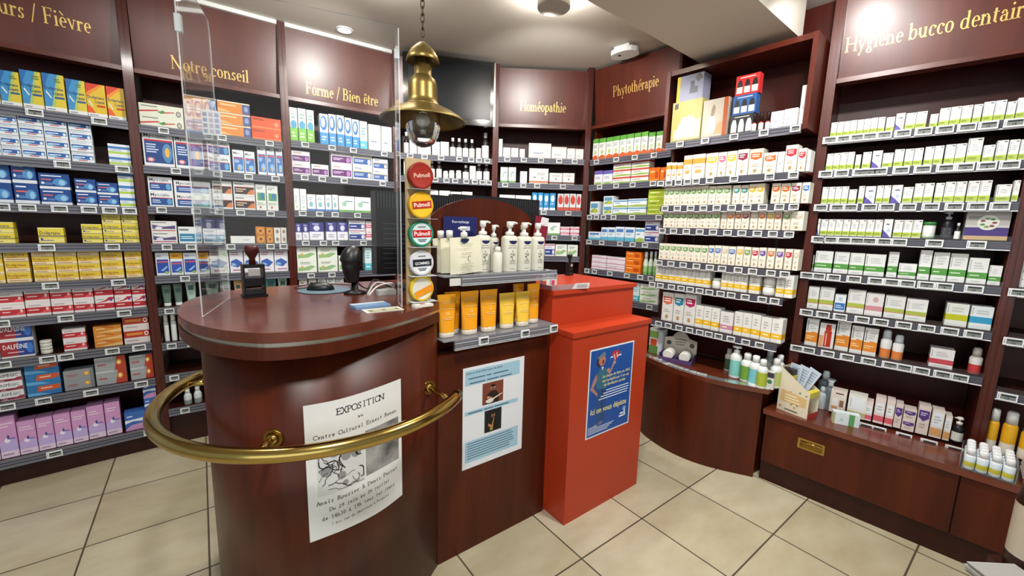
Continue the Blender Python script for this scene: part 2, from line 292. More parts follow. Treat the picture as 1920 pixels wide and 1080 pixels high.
STOCK={
(1,1):"dol 241 295 1 1 167,dol 296 366 1 1 169,dol 368 443 1 1 189,dol 445 524 1 1 191,dol 528 602 1 1 182,dor 602 680 1 1 178,dor 682 757 1 1 180",
(1,2):"wb 198 273 1 4 209,wb 273 338 1 4 211,wb 340 425 1 4 223,wb 427 513 1 4 227,wb 517 605 1 4 225,lb 663 763 1 2 119",
(1,3):"bl 190 288 1 2 201,bl 293 378 1 2 208,bl 383 497 1 2 165,bl 513 597 1 2 147,bl 599 687 1 2 134,lb 689 772 1 3 208",
(1,4):"ye 186 274 1 2 109,ye 354 450 1 1 83,ye 517 600 1 2 106,ye 603 683 1 3 168,ye 685 770 1 3 169",
(1,5):"yg 139 219 1 4 177,yg 223 309 1 3 167,yg 319 400 1 4 194,yg 402 486 1 4 187,yg 488 576 1 4 180,yg 580 673 1 3 154,yg 680 773 1 3 155",
(1,6):"rw 97 181 1 2 138,rw 181 270 1 2 139,rw 272 363 1 2 148,rw 365 448 1 2 146,rw 450 533 1 2 143,rv 536 616 1 2 155,rv 618 693 1 2 149,rv 695 778 1 2 143",
(1,7):"dal 47 160 1 2 201,dal 162 283 1 2 196,jar 299 346 1 2 75,rw 389 481 1 2 128,org 512 632 1 3 126,rya 639 775 1 2 166",
(1,8):"asp 43 131 1 3 149,asp 135 222 1 3 157,bo 232 361 1 3 192,gy 371 494 1 2 116,gr 500 634 1 2 169,gr 649 773 1 2 154",
(1,9):"pk 41 106 1 1 242,pk 108 173 1 1 237,pk 175 242 1 1 189,pk 244 308 1 1 190,pk 310 376 1 1 192,pk 378 439 1 1 191,pk 441 513 1 1 203,pk 516 584 1 1 205,bp 598 694 1 1 117,bp 694 766 1 3 282",
(2,1):"tp 21 231 1 2 129,orl 238 401 1 3 215,orl 404 579 1 3 213,roj 582 759 1 2 145",
(2,2):"myb 28 170 1 1 218,myb 173 314 1 1 212,mys 333 454 1 2 195,myt 465 527 1 1 147,myt 530 590 1 1 145,myt 605 655 1 1 195,myt 658 706 1 1 198,myt 712 760 1 1 199",
(2,3):"mys 33 148 1 2 176,mys 153 337 1 2 164,brn 345 451 1 2 177,brn 457 577 1 2 180,ost 580 642 1 1 173,ost 645 713 1 1 171",
(2,4):"whr 25 149 1 2 136,cnd 154 272 1 1 104,cnd 278 396 1 1 96,wfl 422 561 1 1 47,rnd 567 624 1 2 113,rnd 627 672 1 2 110,rnw 675 715 1 2 108,rnw 718 761 1 2 109",
(2,5):"blt 32 98 1 1 141,bly 101 164 1 1 140,blt 166 234 1 1 139,bly 239 298 1 1 138,wbp 300 404 1 1 158,wbp 407 485 1 1 157,wbp 488 578 1 1 156,wbp 581 665 1 1 155,wbp 668 755 1 1 154",
(2,6):"tubeg 42 94 1 1 136,tubeg 99 149 1 1 139,tubel 160 220 1 1 156,tubel 262 342 1 1 158,tubel 353 407 1 1 142,tubeo 419 470 1 1 142,tubet 602 678 1 1 150,tubel 681 746 1 1 154",
(2,7):"vial 38 64 1 1 179,vial 72 101 1 1 182,vial 109 136 1 1 179,vial 144 171 1 1 175",
(2,9):"botw 101 145 1 1 103,botw 154 199 1 1 110",
(3,1):"grn 27 76 1 1 222,grn 79 130 1 1 224,grn 133 181 1 1 222,blu 216 273 1 1 211,blu 277 327 1 1 218,blu 331 383 1 1 219,blu 386 435 1 1 210,blu 439 489 1 1 207,teal 493 548 1 1 204,whp 556 648 1 1 191,whp 653 744 1 1 190",
(3,2):"pur 26 144 1 2 163,pur 151 265 1 1 83,pur 283 429 1 2 194,ybl 433 578 1 2 200,ybl 582 698 1 2 170",
(3,3):"wht 28 65 1 1 152,wht 68 110 1 1 151,whc 113 169 1 1 117,whc 173 230 1 1 117,whc 234 278 1 1 121,whc 281 322 1 1 124,whg 326 437 1 1 119,whg 441 560 1 1 118",
(3,4):"pw 28 69 1 1 117,pw 73 115 1 1 118,pw 118 215 1 1 130,pw 230 304 1 1 134,pw 308 384 1 1 136,dbl 392 515 1 2 158,pnk 519 576 1 2 146",
(3,5):"gw 28 158 1 2 187,gw 166 303 1 2 186,gw 311 420 1 1 117,teal 505 558 1 1 180",
(3,6):"wor 33 90 1 1 142,wor 97 151 1 1 139,whc 159 218 1 1 144,whc 221 282 1 1 146,whc 286 344 1 1 143",
(4,1):"dkb 56 97 1 1 168,whx 101 159 1 1 107,whx 164 268 1 1 128,whx 277 340 1 1 107,whx 345 413 1 1 112,dkb 422 470 1 1 151,dkb 474 522 1 1 151,dkb 526 575 1 1 150,dkb 579 628 1 1 150,whx 637 677 1 1 83,dkb 686 749 1 1 213",
(4,2):"whg 54 129 1 1 136,whg 133 234 1 1 137,dkb 251 302 1 1 140,dkb 311 358 1 1 144,jrw 366 410 1 1 59,jrw 414 462 1 1 66,jrw 471 519 1 1 69,dkb 528 581 1 1 119,whx 586 635 1 1 114,dkb 639 693 1 1 143,dkb 702 757 1 1 147",
(4,3):"whx 246 328 1 1 96,whx 336 424 1 1 100,whx 428 516 1 1 96,whx 521 610 1 1 100",
(5,1):"whx 25 60 1 2 147,whx 65 127 1 1 80,whx 132 194 1 1 78,whx 203 248 1 1 72,whp 279 468 1 1 122,whp 473 599 1 1 98,whp 604 672 1 1 90,whp 676 749 1 1 88",
(5,2):"whg 47 110 1 1 127,whg 115 178 1 1 129,whx 214 273 1 1 98,who 291 454 1 1 126,wbr 463 573 1 1 93,wbr 577 677 1 1 96",
(5,3):"whx 43 175 1 1 118,whx 180 312 1 1 117,blo 321 367 1 1 144,blo 371 417 1 1 145,blo 422 468 1 1 142,blo 472 523 1 1 144,rdo 541 592 1 1 141,rdo 596 642 1 1 143,rdo 647 698 1 1 144,rdo 702 748 1 1 142",
(5,4):"whg 467 574 1 1 107,pnk 578 657 1 2 74,pnk 662 741 1 2 76",
(5,5):"dbl 446 535 1 1 104,gw 540 642 1 1 102,gw 647 736 1 1 100",
(6,1):"gto 31 97 1 1 169,gto 102 166 1 1 168,gto 171 233 1 1 167,gto 238 298 1 1 166,gto 303 361 1 1 165,gto 366 427 1 1 164,gto 432 487 1 1 163,gto 491 545 1 1 162,gto 553 605 1 1 149,gto 614 664 1 1 148,gto 668 717 1 1 147",
(6,2):"vio 73 154 1 1 114,vio 160 248 1 1 111,rdw 253 415 1 3 170,rdw 420 570 1 3 170,ora 575 661 1 1 98,ora 665 715 1 1 94",
(6,3):"bgw 34 134 1 1 110,bgw 177 272 1 2 150,wblu 277 406 1 2 117,wblu 411 573 1 2 121,lime 582 716 1 3 186",
(6,4):"lbw 31 166 1 1 66,lbw 171 235 1 1 105,lbw 240 313 1 1 106,lbw 318 398 1 1 112,lbw 403 489 1 1 110,wblu 494 573 1 1 107,dbl 577 696 1 2 165",
(6,5):"pnkw 94 243 1 3 115,pnkw 248 422 1 3 113,ora 427 566 1 3 168,botg 575 616 1 1 173,botg 620 656 1 1 180,botg 660 691 1 1 183",
(6,6):"teal 508 565 1 1 143,gw 574 732 1 3 143",
(7,1):"hum 38 241 1 1 257,hum 245 402 1 1 230,kit 415 552 1 3 332,nail 538 566 1 1 107,nail 575 603 1 1 106,nail 611 638 1 1 103,whx 641 705 1 1 94,whx 707 771 1 1 96,whx 778 815 1 1 205",
(7,2):"owh 28 63 1 1 120,owh 67 102 1 1 116,owh 106 143 1 1 113,owh 147 205 1 1 153,owh 209 289 1 1 153,shl_y 296 369 1 1 151,shl_p 373 421 1 1 149,shl_y 424 480 1 1 149,shl_m 483 546 1 1 152,shl_o 549 623 1 1 147,shl_o 629 697 1 1 117,whx 700 734 1 1 115,shl_r 737 796 1 1 145,shl_r 798 835 1 1 123,whx 840 857 1 1 110",
(7,3):"shl_g 28 329 8 1 123,shl_g 333 466 3 1 117,shl_t 479 564 2 1 113,shl_y 567 653 2 1 117,shl_o 689 734 1 1 113,shl_o 737 782 1 1 110,shl_m 784 832 1 1 110,shl_b 837 872 1 1 110",
(7,4):"shl_g 37 417 9 1 109,shl_w 424 459 1 1 106,shl_o 463 503 1 1 106,shl_o 507 543 1 1 109,shl_m 546 588 1 1 109,shl_w 594 635 1 1 108,shl_o 638 677 1 1 108,shl_y 680 719 1 1 107,shl_o 721 756 1 1 107,shl_g 762 801 1 1 107,shl_w 803 864 1 1 106",
(7,5):"shl_g 20 362 8 1 113,shl_b 366 403 1 1 116,shl_b 406 446 1 1 118,shl_w 449 488 1 1 117,shl_b 491 532 1 1 116,shl_y 535 575 1 1 119,shl_g 578 617 1 1 118,shl_r 623 661 1 1 117,shl_v 664 701 1 1 119,shl_o 707 745 1 1 119,shl_v 751 789 1 1 118,shl_r 794 831 1 1 118,shl_w 836 864 1 1 117",
(7,6):"wyl 8 395 8 1 123,jrw 402 459 1 1 67,wyl 465 619 4 1 119,wyl 628 687 1 1 122,jrw 695 762 1 2 123,wyl 771 856 2 1 128",
(7,7):"big_c 78 159 1 1 204,big_t 163 237 1 1 208,big_m 241 319 1 1 215,wyl 322 425 2 1 148,wyl 428 479 1 1 148,wpk 482 560 1 1 133,wyl 567 715 3 1 148,wyl 718 830 2 1 142",
(8,1):"lim 7 250 8 1 76,lim 254 287 1 1 71,lip 289 324 1 1 84,lim 326 403 2 1 80,lim 414 443 1 1 62,lim 445 553 3 1 84,lim 555 583 1 1 83,lim 585 655 2 1 89,lim 657 685 1 1 79,lim 686 742 2 1 90",
(8,2):"lim 3 148 4 1 92,lim 152 176 1 1 75,lim 181 217 1 1 86,lip 220 260 1 1 88,lim 262 303 1 1 73,lim 305 343 1 1 88,lim 345 412 2 1 86,lim 416 482 2 1 89,lim 486 556 2 1 92,lim 558 607 1 1 113,lim 610 646 1 1 76,lim 649 684 1 1 93,lim 686 717 1 1 91,lim 718 752 1 1 90",
(8,3):"lim 7 144 4 1 93,lim 146 180 1 1 76,lim 185 211 1 1 92,lip 213 256 1 1 90,lim 258 315 2 1 91,lip 317 359 1 1 91,lim 361 399 1 1 79,lim 401 471 2 1 95,lim 475 506 1 1 94,lim 507 580 2 1 98,lim 583 659 2 1 99,lim 674 720 1 1 78,lim 723 757 1 1 94",
(8,4):"lip -1 39 1 1 94,lim 41 305 8 1 91,lip 307 344 1 1 94,lim 347 453 3 1 91,grj 455 504 1 1 82,pmp 519 563 1 1 134,dkb 566 589 1 1 78,bigb 598 736 1 1 139",
(8,5):"gnb -6 32 1 1 93,gnb 37 118 1 1 120,gnb 123 189 1 1 120,gnb 191 254 1 1 118,gnb 256 339 1 1 116,gnb 347 388 1 1 133,gnb 392 460 1 1 76,gnb 464 508 1 1 149,gnb 512 568 1 1 141,gnb 571 630 1 1 139,gnb 634 698 1 1 123,gnb 702 754 1 1 91",
(8,6):"lib 5 79 1 1 128,lib 81 148 1 1 130,bls 152 202 1 1 96,lib 207 282 1 1 131,lpk 284 358 1 1 123,lib 362 441 1 1 119,lib 445 524 1 1 113,liy 588 665 1 1 112,lbl 669 742 1 1 110",
(8,7):"orb 40 99 1 1 162,rdp 104 175 1 1 144,orb 180 242 1 1 174,orb 246 299 1 1 155,orb 301 359 1 1 153,bto 370 417 1 1 155,bto 419 466 1 1 135,rdb 561 647 1 1 97,btr 696 743 1 1 127",
(8,8):"wbe 197 270 1 1 130,wli 277 358 1 1 131,wpr 351 385 1 1 108,wpr 390 433 1 1 144,wpr 436 470 1 1 144,plm 472 503 1 1 134,plm 505 554 1 2 118,plm 558 604 1 1 154,wor2 608 654 1 1 147,wor2 657 682 1 1 129,pmk 685 731 1 1 131",
(9,5):"whx 11 51 1 1 165",
(9,7):"tubw 28 56 1 1 97,tubp 61 104 1 1 147,tubp 110 148 1 1 141",
(9,8):"sun 26 65 1 1 213,sun 73 124 1 1 213,sun 131 184 1 1 183"}
TAGS={(1,1):[408,644],
(1,2):[482,717],
(1,3):[248,337,450,561,644,727],
(1,4):[384,638],
(1,5):[378,645],
(1,6):[187,418,654],
(1,7):[170,329,398,585,702],
(1,8):[161,292,476,694],
(1,9):[303,710],
(2,1):[133,416,676],
(2,2):[173,379,545,699],
(2,3):[88,254,372,487,658],
(2,4):[96,212,420,646,724],
(2,5):[169],
(2,6):[78],
(2,7):[72,173],
(2,8):[69],
(2,9):[106],
(3,1):[112,286,433,661],
(3,2):[99,213,362,644],
(3,3):[75,186,291,450],
(3,4):[86,203,287,488],
(3,5):[111,253,367],
(4,1):[105,217,347,493,589,655,722],
(4,2):[301,390,460,551,622,685,739],
(5,1):[100,238,381,533,663],
(5,2):[88,240,357,574],
(5,3):[420,630],
(5,4):[520,695],
(6,1):[113,303,468,626],
(6,2):[159,318,466,635],
(6,3):[73,144,214,312,481,702],
(6,4):[82,213,388,503,608],
(6,5):[76,155,310,470,588,677],
(6,6):[683],
(7,1):[132,296,467,627,780],
(7,2):[17,76,144,205,262,350,492,683,798],
(7,3):[64,152,243,326,409,497,581,666,750,819],
(7,4):[57,139,228,317,401,488,570,654,734,813],
(7,5):[53,140,227,317,403,478,572,652,748,817],
(7,6):[13,75,158,227,289,353,415,485,548,628,720,784],
(7,7):[86,159,237,311,380,438,499,573,659,735],
(8,1):[33,90,146,197,253,323,397,469,540,606,682],
(8,2):[35,104,180,218,258,339,416,494,557,625,693],
(8,3):[34,105,162,240,307,387,467,546,618,689],
(8,4):[42,97,155,209,259,318,375,502,641],
(8,5):[12,67,135,222,310,372,431,500,563,660],
(8,6):[34,111,188,281,357,445,529,609,686],
(8,7):[11,68,158,244,334,419,473,538,612,670],
(8,8):[366,419,518,611,699],
(9,5):[26],
(9,6):[41],
(9,7):[58]}
HEADS=[(1, 'Douleurs / Fièvre', None, 0.653, 2.465), (2, 'Notre conseil', 0.191, 0.588, 2.369), (3, 'Forme / Bien être', 0.142, 0.641, 2.37), (5, 'Homéopathie', 0.197, 0.582, 2.437), (6, 'Phytothérapie', 0.198, 0.59, 2.521), (8, 'Hygiène bucco dentaire', 0.039, None, 2.458)]
# ---------------------------------------------------------------- frames
O_ = Vector((-.295, 1.601, 0)); YAW = .64976
U_ = Vector((math.cos(YAW), math.sin(YAW), 0)); V_ = Vector((-U_.y, U_.x, 0))
def W(a, b, z=0): return O_ + U_*a + V_*b + Vector((0, 0, z))          # counter frame
def BW(b, s, y, z):                                                       # bay frame
    x0, y0, a, ln = BAYS[b]; return Vector((x0+math.cos(a)*s-math.sin(a)*y, y0+math.sin(a)*s+math.cos(a)*y, z))
CEIL_Z = 2.78
# ---------------------------------------------------------------- room
def floor_mat():
    m = mat('floor_tiles', '#cbbd99', .34, 0, .4); N, L, b = nodes(m)
    tc = N.new('ShaderNodeTexCoord'); br = N.new('ShaderNodeTexBrick'); br.offset = 0; br.squash = 1
    br.inputs['Scale'].default_value = 1; br.inputs['Brick Width'].default_value = .45; br.inputs['Row Height'].default_value = .45
    br.inputs['Mortar Size'].default_value = .0038; br.inputs['Mortar Smooth'].default_value = .1; br.inputs['Bias'].default_value = 0
    br.inputs['Color1'].default_value = (*lin('#c9c0a6'), 1); br.inputs['Color2'].default_value = (*lin('#bdb396'), 1); br.inputs['Mortar'].default_value = (*lin('#504638'), 1)
    nz = N.new('ShaderNodeTexNoise'); nz.inputs['Scale'].default_value = 3.2; nz.inputs['Detail'].default_value = 7; nz.inputs['Roughness'].default_value = .6
    mp = N.new('ShaderNodeMapping'); mp.inputs['Scale'].default_value = (1, 2.2, 1)
    mx = N.new('ShaderNodeMixRGB'); mx.blend_type = 'MULTIPLY'; mx.inputs[0].default_value = .55
    rp = N.new('ShaderNodeValToRGB'); rp.color_ramp.elements[0].color = (*lin('#cfc4ae'), 1); rp.color_ramp.elements[1].color = (1, 1, 1, 1); rp.color_ramp.elements[0].position = .3; rp.color_ramp.elements[1].position = .65
    L.new(tc.outputs['Object'], br.inputs['Vector']); L.new(tc.outputs['Object'], mp.inputs[0]); L.new(mp.outputs[0], nz.inputs[0]); L.new(nz.outputs['Fac'], rp.inputs[0])
    L.new(br.outputs['Color'], mx.inputs[1]); L.new(rp.outputs[0], mx.inputs[2]); L.new(mx.outputs[0], b.inputs['Base Color'])
    mr = N.new('ShaderNodeMapRange'); mr.inputs[3].default_value = .30; mr.inputs[4].default_value = .8; L.new(br.outputs['Fac'], mr.inputs[0]); L.new(mr.outputs[0], b.inputs['Roughness'])
    return m
f_ = MB(); f_.face([(-9, -9, 0), (7.2, -9, 0), (7.2, 7.2, 0), (-9, 7.2, 0)], floor_mat()); struct(f_.build('floor', None, (1.0673, 2.2046, 0), YAW))
c_ = MB(); c_.box(-5, -1.2, CEIL_Z, 5, 4.6, CEIL_Z+.1, CEIL); struct(c_.build('ceiling'))
def wall(name, spans):
    m = MB()
    for b, s0, s1 in spans:
        p = [BW(b, s0, .36, 0), BW(b, s1, .36, 0), BW(b, s1, .46, 0), BW(b, s0, .46, 0)]
        m.prism([(q.x, q.y) for q in p], 0, CEIL_Z, WALLM)
    struct(m.build(name))
wall('wall_left', [(1, -.9, .90), (2, -.12, .88), (3, -.12, .95)]); wall('wall_back', [(4, -.08, .86), (5, -.06, 1.15)]); wall('wall_right', [(6, -.20, .84), (8, -.86, .78), (9, 0, 1.5)])
# dropped beam running over to the right-hand wall
bm_ = MB(); p = [W(-1.2, .0), W(1.95, .115), W(2.06, -.425), W(-1.2, -.53)]
bm_.prism([(q.x, q.y) for q in p], 2.575, CEIL_Z-.001, CEIL); struct(bm_.build('beam'))
m = MB()
for b in (1, 2, 3):
    ln = BAYS[b][3]
    p = [BW(b, .024, -.006, 0), BW(b, ln-.024, -.006, 0), BW(b, ln-.024, .02, 0), BW(b, .024, .02, 0)]
    m.prism([(q.x, q.y) for q in p], 2.755, 2.779, WHITEP)
struct(m.build('trim_1'))
# ---------------------------------------------------------------- shelving bays
BAY_NAME = {1: 'Fièvre', 2: 'Notre conseil', 3: 'Bien être', 4: 'television', 5: 'Homéopathie', 6: 'Phytothérapie', 7: 'projecting', 8: 'Hygiène', 9: 'far right'}
ORD = ['zeroth', 'first', 'second', 'third', 'fourth', 'fifth', 'sixth', 'seventh', 'eighth', 'ninth', 'tenth', 'eleventh', 'twelfth', 'thirteenth', 'fourteenth', 'fifteenth', 'sixteenth', 'seventeenth', 'eighteenth', 'nineteenth', 'twentieth', 'twenty-first', 'twenty-second', 'twenty-third', 'twenty-fourth', 'twenty-fifth', 'twenty-sixth']
def rail(par, s0, s1, z, kind, y=0):
    r = MB(); y0 = y-.010
    if kind == 'slate':
        r.box(s0, y0, z-.042, s1, y-.001, z-.004, RAILM)
        for k, (za, zb, mm) in enumerate(((.038, .035, RAILL), (.030, .027, RAILD), (.0215, .019, RAILL), (.0135, .011, RAILD), (.0075, .005, RAILL))): r.box(s0, y0-.0008, z-za, s1, y0, z-zb, mm)
        r.box(s0, y0-.003, z-.045, s1, y-.001, z-.042, RAILL); r.box(s0, y0-.003, z-.004, s1, y-.001, z+.002, ACSHELF)
    else:
        r.box(s0, y0, z-.040, s1, y-.001, z-.004, RAILM)
        for za, zb in ((.036, .033), (.026, .024), (.016, .013)): r.box(s0, y0-.0008, z-za, s1, y0, z-zb, RAILD)
        r.box(s0, y0-.005, z-.044, s1, y-.001, z-.040, P('#e8e8ee')); r.box(s0, y0-.003, z-.003, s1, y0-.001, z+.020, ACRYL)
    return r.build('price_rail', par)
def shelf(root, b, s0, s1, z, kind, y0=0, y1=.30):
    m = MB(); m.box(s0, y0, z-.020, s1, y1, z-.001, WOODD if kind == 'slate' else WOODD); o = m.build('shelf', root); rail(o, s0, s1, z-.001, kind, y0); return o
def upright(root, s, y0=-.004, y1=.32, z0=0, z1=CEIL_Z-.001, w=.046):
    m = MB(); m.box(s-w/2, y0+.004, z0, s+w/2, y1, z1, WOOD); m.box(s-w/2+.006, y0, z0, s-.003, y0+.004, z1, WOOD); m.box(s+.003, y0, z0, s+w/2-.006, y0+.004, z1, WOOD); return m.build('upright', root)
bay_desc = {1: 'mahogany shelving bay of pain remedies at far left, its header reading Fièvre', 2: 'mahogany shelving bay with Notre conseil in gold on its header', 3: 'mahogany shelving bay with Forme / Bien être in gold on its header',
    4: 'mahogany shelving bay of dark bottles beneath the wall television', 5: 'mahogany shelving bay with Homéopathie in gold on its header', 6: 'mahogany corner shelving bay with Phytothérapie in gold on its header',
    7: 'projecting open-topped shelving unit without a sign, under the ceiling beam', 8: 'mahogany shelving bay with Hygiène bucco dentaire in gold letters on header', 9: 'narrow slice of shelving bay cut by the right frame edge'}
BAYO = {}
for b in range(1, 10):
    x0, y0, a, ln = BAYS[b]; root = thing('shelving_bay', bay_desc[b], 'shelving', (x0, y0, 0), a, 'mahogany shelving bays around the pharmacy'); BAYO[b] = root
    kind = 'clear' if b in (7, 8, 9) else 'slate'
    if b == 7:                                     # projecting unit: its own box on top, back board at the wall
        yb = .30; m = MB(); m.box(.022, yb, .60, ln+.006, yb+.02, CEIL_Z-.001, WOODB); m.build('back_panel', root)
        for s, yy in ((.009, .13), (ln-.012, yb-.001)): m = MB(); m.box(s-.012, -.006, 2.045, s+.012, yy, 2.527, WOOD); m.build('side_panel', root)
        m = MB(); m.box(.0225, -.002, 2.497, ln-.0255, yb-.001, 2.527, WOOD); m.build('top_panel', root)
        for s in (.13, .66): m = MB(); m.box(s, yb-.012, .55, s+.014, yb-.001, 2.04, mat('dark_steel', '#4b4544', .4, .6)); m.build('shelf_standard', root)
        for k, z in enumerate(LEVELS[7][:-1]):
            s0, s1 = (.0225, ln-.026) if k == 0 else (.0225, ln-.01)
            shelf(root, b, s0, s1, z, 'slate' if k == 0 else 'clear', 0, yb-.013)
        continue
    er = ln-.03 if b == 6 else ln-.024
    m = MB(); m.box(.024, .30, .0 if b < 8 else .46, er, .32, CEIL_Z-.001, WOODB); m.build('back_panel', root)
    if b == 1: upright(root, 0)
    if b == 8: upright(root, 0, z0=.457)
    upright(root, ln if b != 6 else ln-.017, z0=.457 if b >= 8 else 0, w=.046 if b != 6 else .022)
    if b == 6: m = MB(); m.box(.024, .06, 0, .040, .30, CEIL_Z-.001, WOOD); m.build('side_panel', root)
    if b != 4: pass
    hz = 2.31
    m = MB(); TL = .1045; m.box(.024, .060, hz+.012, er, .075, CEIL_Z-.026, WOODH); m.v = [(x, y-(z-hz)*TL, z) for x, y, z in m.v]
    hp = m.build('header_panel', root)
    m = MB(); m.box(.024, .010, hz-.012, er, .08, hz+.012, WOODH); m.build('header_lip', hp)
    for hb, t, sa, sb, zb in HEADS:
        if hb == b:
            g = MB(); fn = lambda x, z: (x, .0588-(z-hz)*TL, z); capz = .078 if b != 2 else .074
            if sa is not None and sb is not None: put_serif(g, t, fn, sa, zb, capz, GOLD, width=sb-sa)
            elif sb is not None: put_serif(g, t, fn, sb, zb, capz, GOLD, width=.64*serif_width(t)/serif_width('urs / Fièvre')*.62 + .0, align='r') if False else put_serif(g, t, fn, sb-.327*serif_width(t)/serif_width('urs / Fièvre'), zb, .078, GOLD, width=.327*serif_width(t)/serif_width('urs / Fièvre'))
            else: put_serif(g, t, fn, sa, zb, .074, GOLD, width=.575*serif_width(t)/serif_width('Hygiène bucco denta'))
            g.build('lettering', hp)
    for k, z in enumerate(LEVELS[b]):
        if b >= 8 and k == len(LEVELS[b])-1: continue
        shelf(root, b, .024 if b != 6 else .041, er, z, kind, 0, .298)
    if b < 7: m = MB(); m.box(.041 if b == 6 else .024, .05, 0, er, .07, LEVELS[b][-1]-.05 if b < 3 else .12, WOODD); m.build('plinth', root)
# ---------------------------------------------------------------- low bench under the right-hand bays and the bow-fronted cabinet
BA = Vector((1.52, 2.314, 0)); bd = Vector((.658, -.726, 0)).normalized(); bn = Vector((-bd.y, bd.x, 0)); ba = math.atan2(bd.y, bd.x)
bench = thing('bench_cabinet', 'low mahogany bench with drawers below the Hygiène bay', 'cabinet', BA, ba)
BL = 1.62
def bl_(v): d = Vector(v)-BA; return (d.dot(bd), d.dot(bn))
back = [bl_(BW(9, .77, .30, 0)), bl_(BW(8, .77, .30, 0)), bl_(BW(8, -.02, .30, 0))]
m = MB(); m.prism([(.0, -.004), (BL, -.004)]+[(x, y) for x, y in back]+[(.02, .20)], .424, .456, WOODT, WOODT); m.build('bench_top', bench)
m = MB(); m.box(.012, .03, .0, BL, .16, .12, WOODD); m.build('plinth', bench)
m = MB(); m.prism([(.012, .035), (BL, .035)]+[(x, y-.01) for x, y in back]+[(.06, .2)], .12, .424, WOODD); m.build('carcass', bench)
for s0, s1 in ((.014, .800), (.806, 1.60)):
    m = MB(); m.box(s0, .012, .125, s1, .034, .420, WOODC); dr = m.build('drawer', bench)
    if s0 < .5:
        h = MB(); sc = .247; zc = .315; fr = .0095
        h.box(sc-.062, fr, zc-.030, sc+.062, .012, zc-.022, BRASS); h.box(sc-.062, fr, zc+.022, sc+.062, .012, zc+.030, BRASS); h.box(sc-.062, fr, zc-.022, sc-.052, .012, zc+.022, BRASS); h.box(sc+.052, fr, zc-.022, sc+.062, .012, zc+.022, BRASS)
        h.box(sc-.052, .0112, zc-.022, sc+.052, .0119, zc+.022, BRASSD); h.tube([(sc-.046, .0085, zc-.012), (sc-.046, .0075, zc+.012), (sc+.046, .0075, zc+.012), (sc+.046, .0085, zc-.012)], .003, BRASS, 8); h.build('recessed_pull', dr)
cab = thing('bow_front_cabinet', 'low bow-fronted mahogany cabinet beside the red box, below projecting unit', 'cabinet', (0, 0, 0))
def crom(P, n=8, closed=False):
    P = [Vector((*p, 0)) if len(p) == 2 else Vector(p) for p in P]; out = []; N_ = len(P)
    rng = range(N_ if closed else N_-1)
    for i in rng:
        a, b, c, d = (P[(i-1) % N_], P[i], P[(i+1) % N_], P[(i+2) % N_]) if closed else (P[max(i-1, 0)], P[i], P[i+1], P[min(i+2, N_-1)])
        for k in range(n):
            t = k/n; out.append(.5*((2*b)+(-a+c)*t+(2*a-5*b+4*c-d)*t*t+(-a+3*b-3*c+d)*t**3))
    if not closed: out.append(P[-1])
    return out
bow = crom([(.965, 3.02), (1.0, 2.80), (1.086, 2.610), (1.208, 2.475), (1.345, 2.394), (1.512, 2.325)])
bt = crom([(.945, 3.01), (.962, 2.93), (1.002, 2.820), (1.083, 2.645), (1.175, 2.515), (1.312, 2.396), (1.423, 2.338), (1.518, 2.286)])
wallp = [(q.x, q.y) for q in (BW(7, .79, .18, 0), BW(7, .79, .318, 0), BW(7, .026, .318, 0), BW(7, .026, .14, 0))]
m = MB(); m.prism([(p.x, p.y) for p in bow]+[(1.540, 2.365)]+wallp, .0, .552, WOODC, smooth=False); m.build('body', cab)
m = MB(); m.prism([(p.x, p.y) for p in bt]+[(1.64, 2.385)]+wallp, .552, .580, WOODT, WOODT); m.build('cabinet_top', cab)
m = MB()
for i in range(6, len(bt)-1):
    a, b = bt[i], bt[i+1]; n = Vector(((b-a).y, -(b-a).x, 0)).normalized()
    m.face([a-n*.045+Vector((0, 0, .587)), a-n*.003+Vector((0, 0, .582)), b-n*.003+Vector((0, 0, .582)), b-n*.045+Vector((0, 0, .587))][::-1], ACSHELF); m.face([a-n*.003+Vector((0, 0, .5802)), b-n*.003+Vector((0, 0, .5802)), b-n*.003+Vector((0, 0, .582)), a-n*.003+Vector((0, 0, .582))], ACSHELF)
m.build('price_rail', cab); BOWT = bt
# ---------------------------------------------------------------- television and ceiling fittings
tv = thing('television', 'black flat television mounted above the dark bottle shelves', 'television', (-.522, 3.362, 2.505), math.radians(13.8))
m = MB(); m.box(-.352, -.028, -.242, .352, .02, .242, GLOSSB); m.build('bezel', tv)
m = MB(); m.box(-.315, -.0295, -.195, .315, -.0282, .205, SCREEN); m.build('screen', tv)
m = MB(); m.box(-.12, .0202, -.12, .12, .085, .12, BLACK); m.build('wall_bracket', tv)
m = MB(); m.box(.34, -.031, -.242, .352, -.0281, .242, STEEL); m.box(-.352, -.031, .234, .352, -.0281, .242, mat('silver_edge', '#55585c', .2, .8)); m.build('edge_strip', tv)
def uplighter(x, y, label, power):
    t = thing('ceiling_uplighter', label, 'ceiling light', (x, y, CEIL_Z), 0, 'grey ceiling lights')
    m = MB(); m.lathe([(.086, -.118), (.090, -.113), (.090, -.06), (.086, -.055)], mat('grey_metal', '#a8a29a', .45), 28); m.build('housing', t)
    m = MB(); m.lathe([(.078, -.0545), (.078, -.050)], mat('lamp_disc', '#ffffff', .5, emit='#fff6e8', estr=20), 24); m.build('lamp_disc', t)
    for k in (-1, 1): m = MB(); m.tube([(k*.082, 0, -.055), (k*.082, 0, -.001)], .005, BLACK, 8); m.build('hanger_rod', t)
    l = area('uplight', (x, y, CEIL_Z-.048), (x, y, CEIL_Z+1), .15, power, (1, .97, .92)); l.parent = t; l.matrix_parent_inverse = Matrix(); l.location = (0, 0, -.048)
uplighter(.185, 2.43, 'grey round ceiling lamp glowing above, right of the pendant chain', 42)
uplighter(-.74, 2.24, 'round ceiling lamp at the top edge, left of pendant chain', 42)
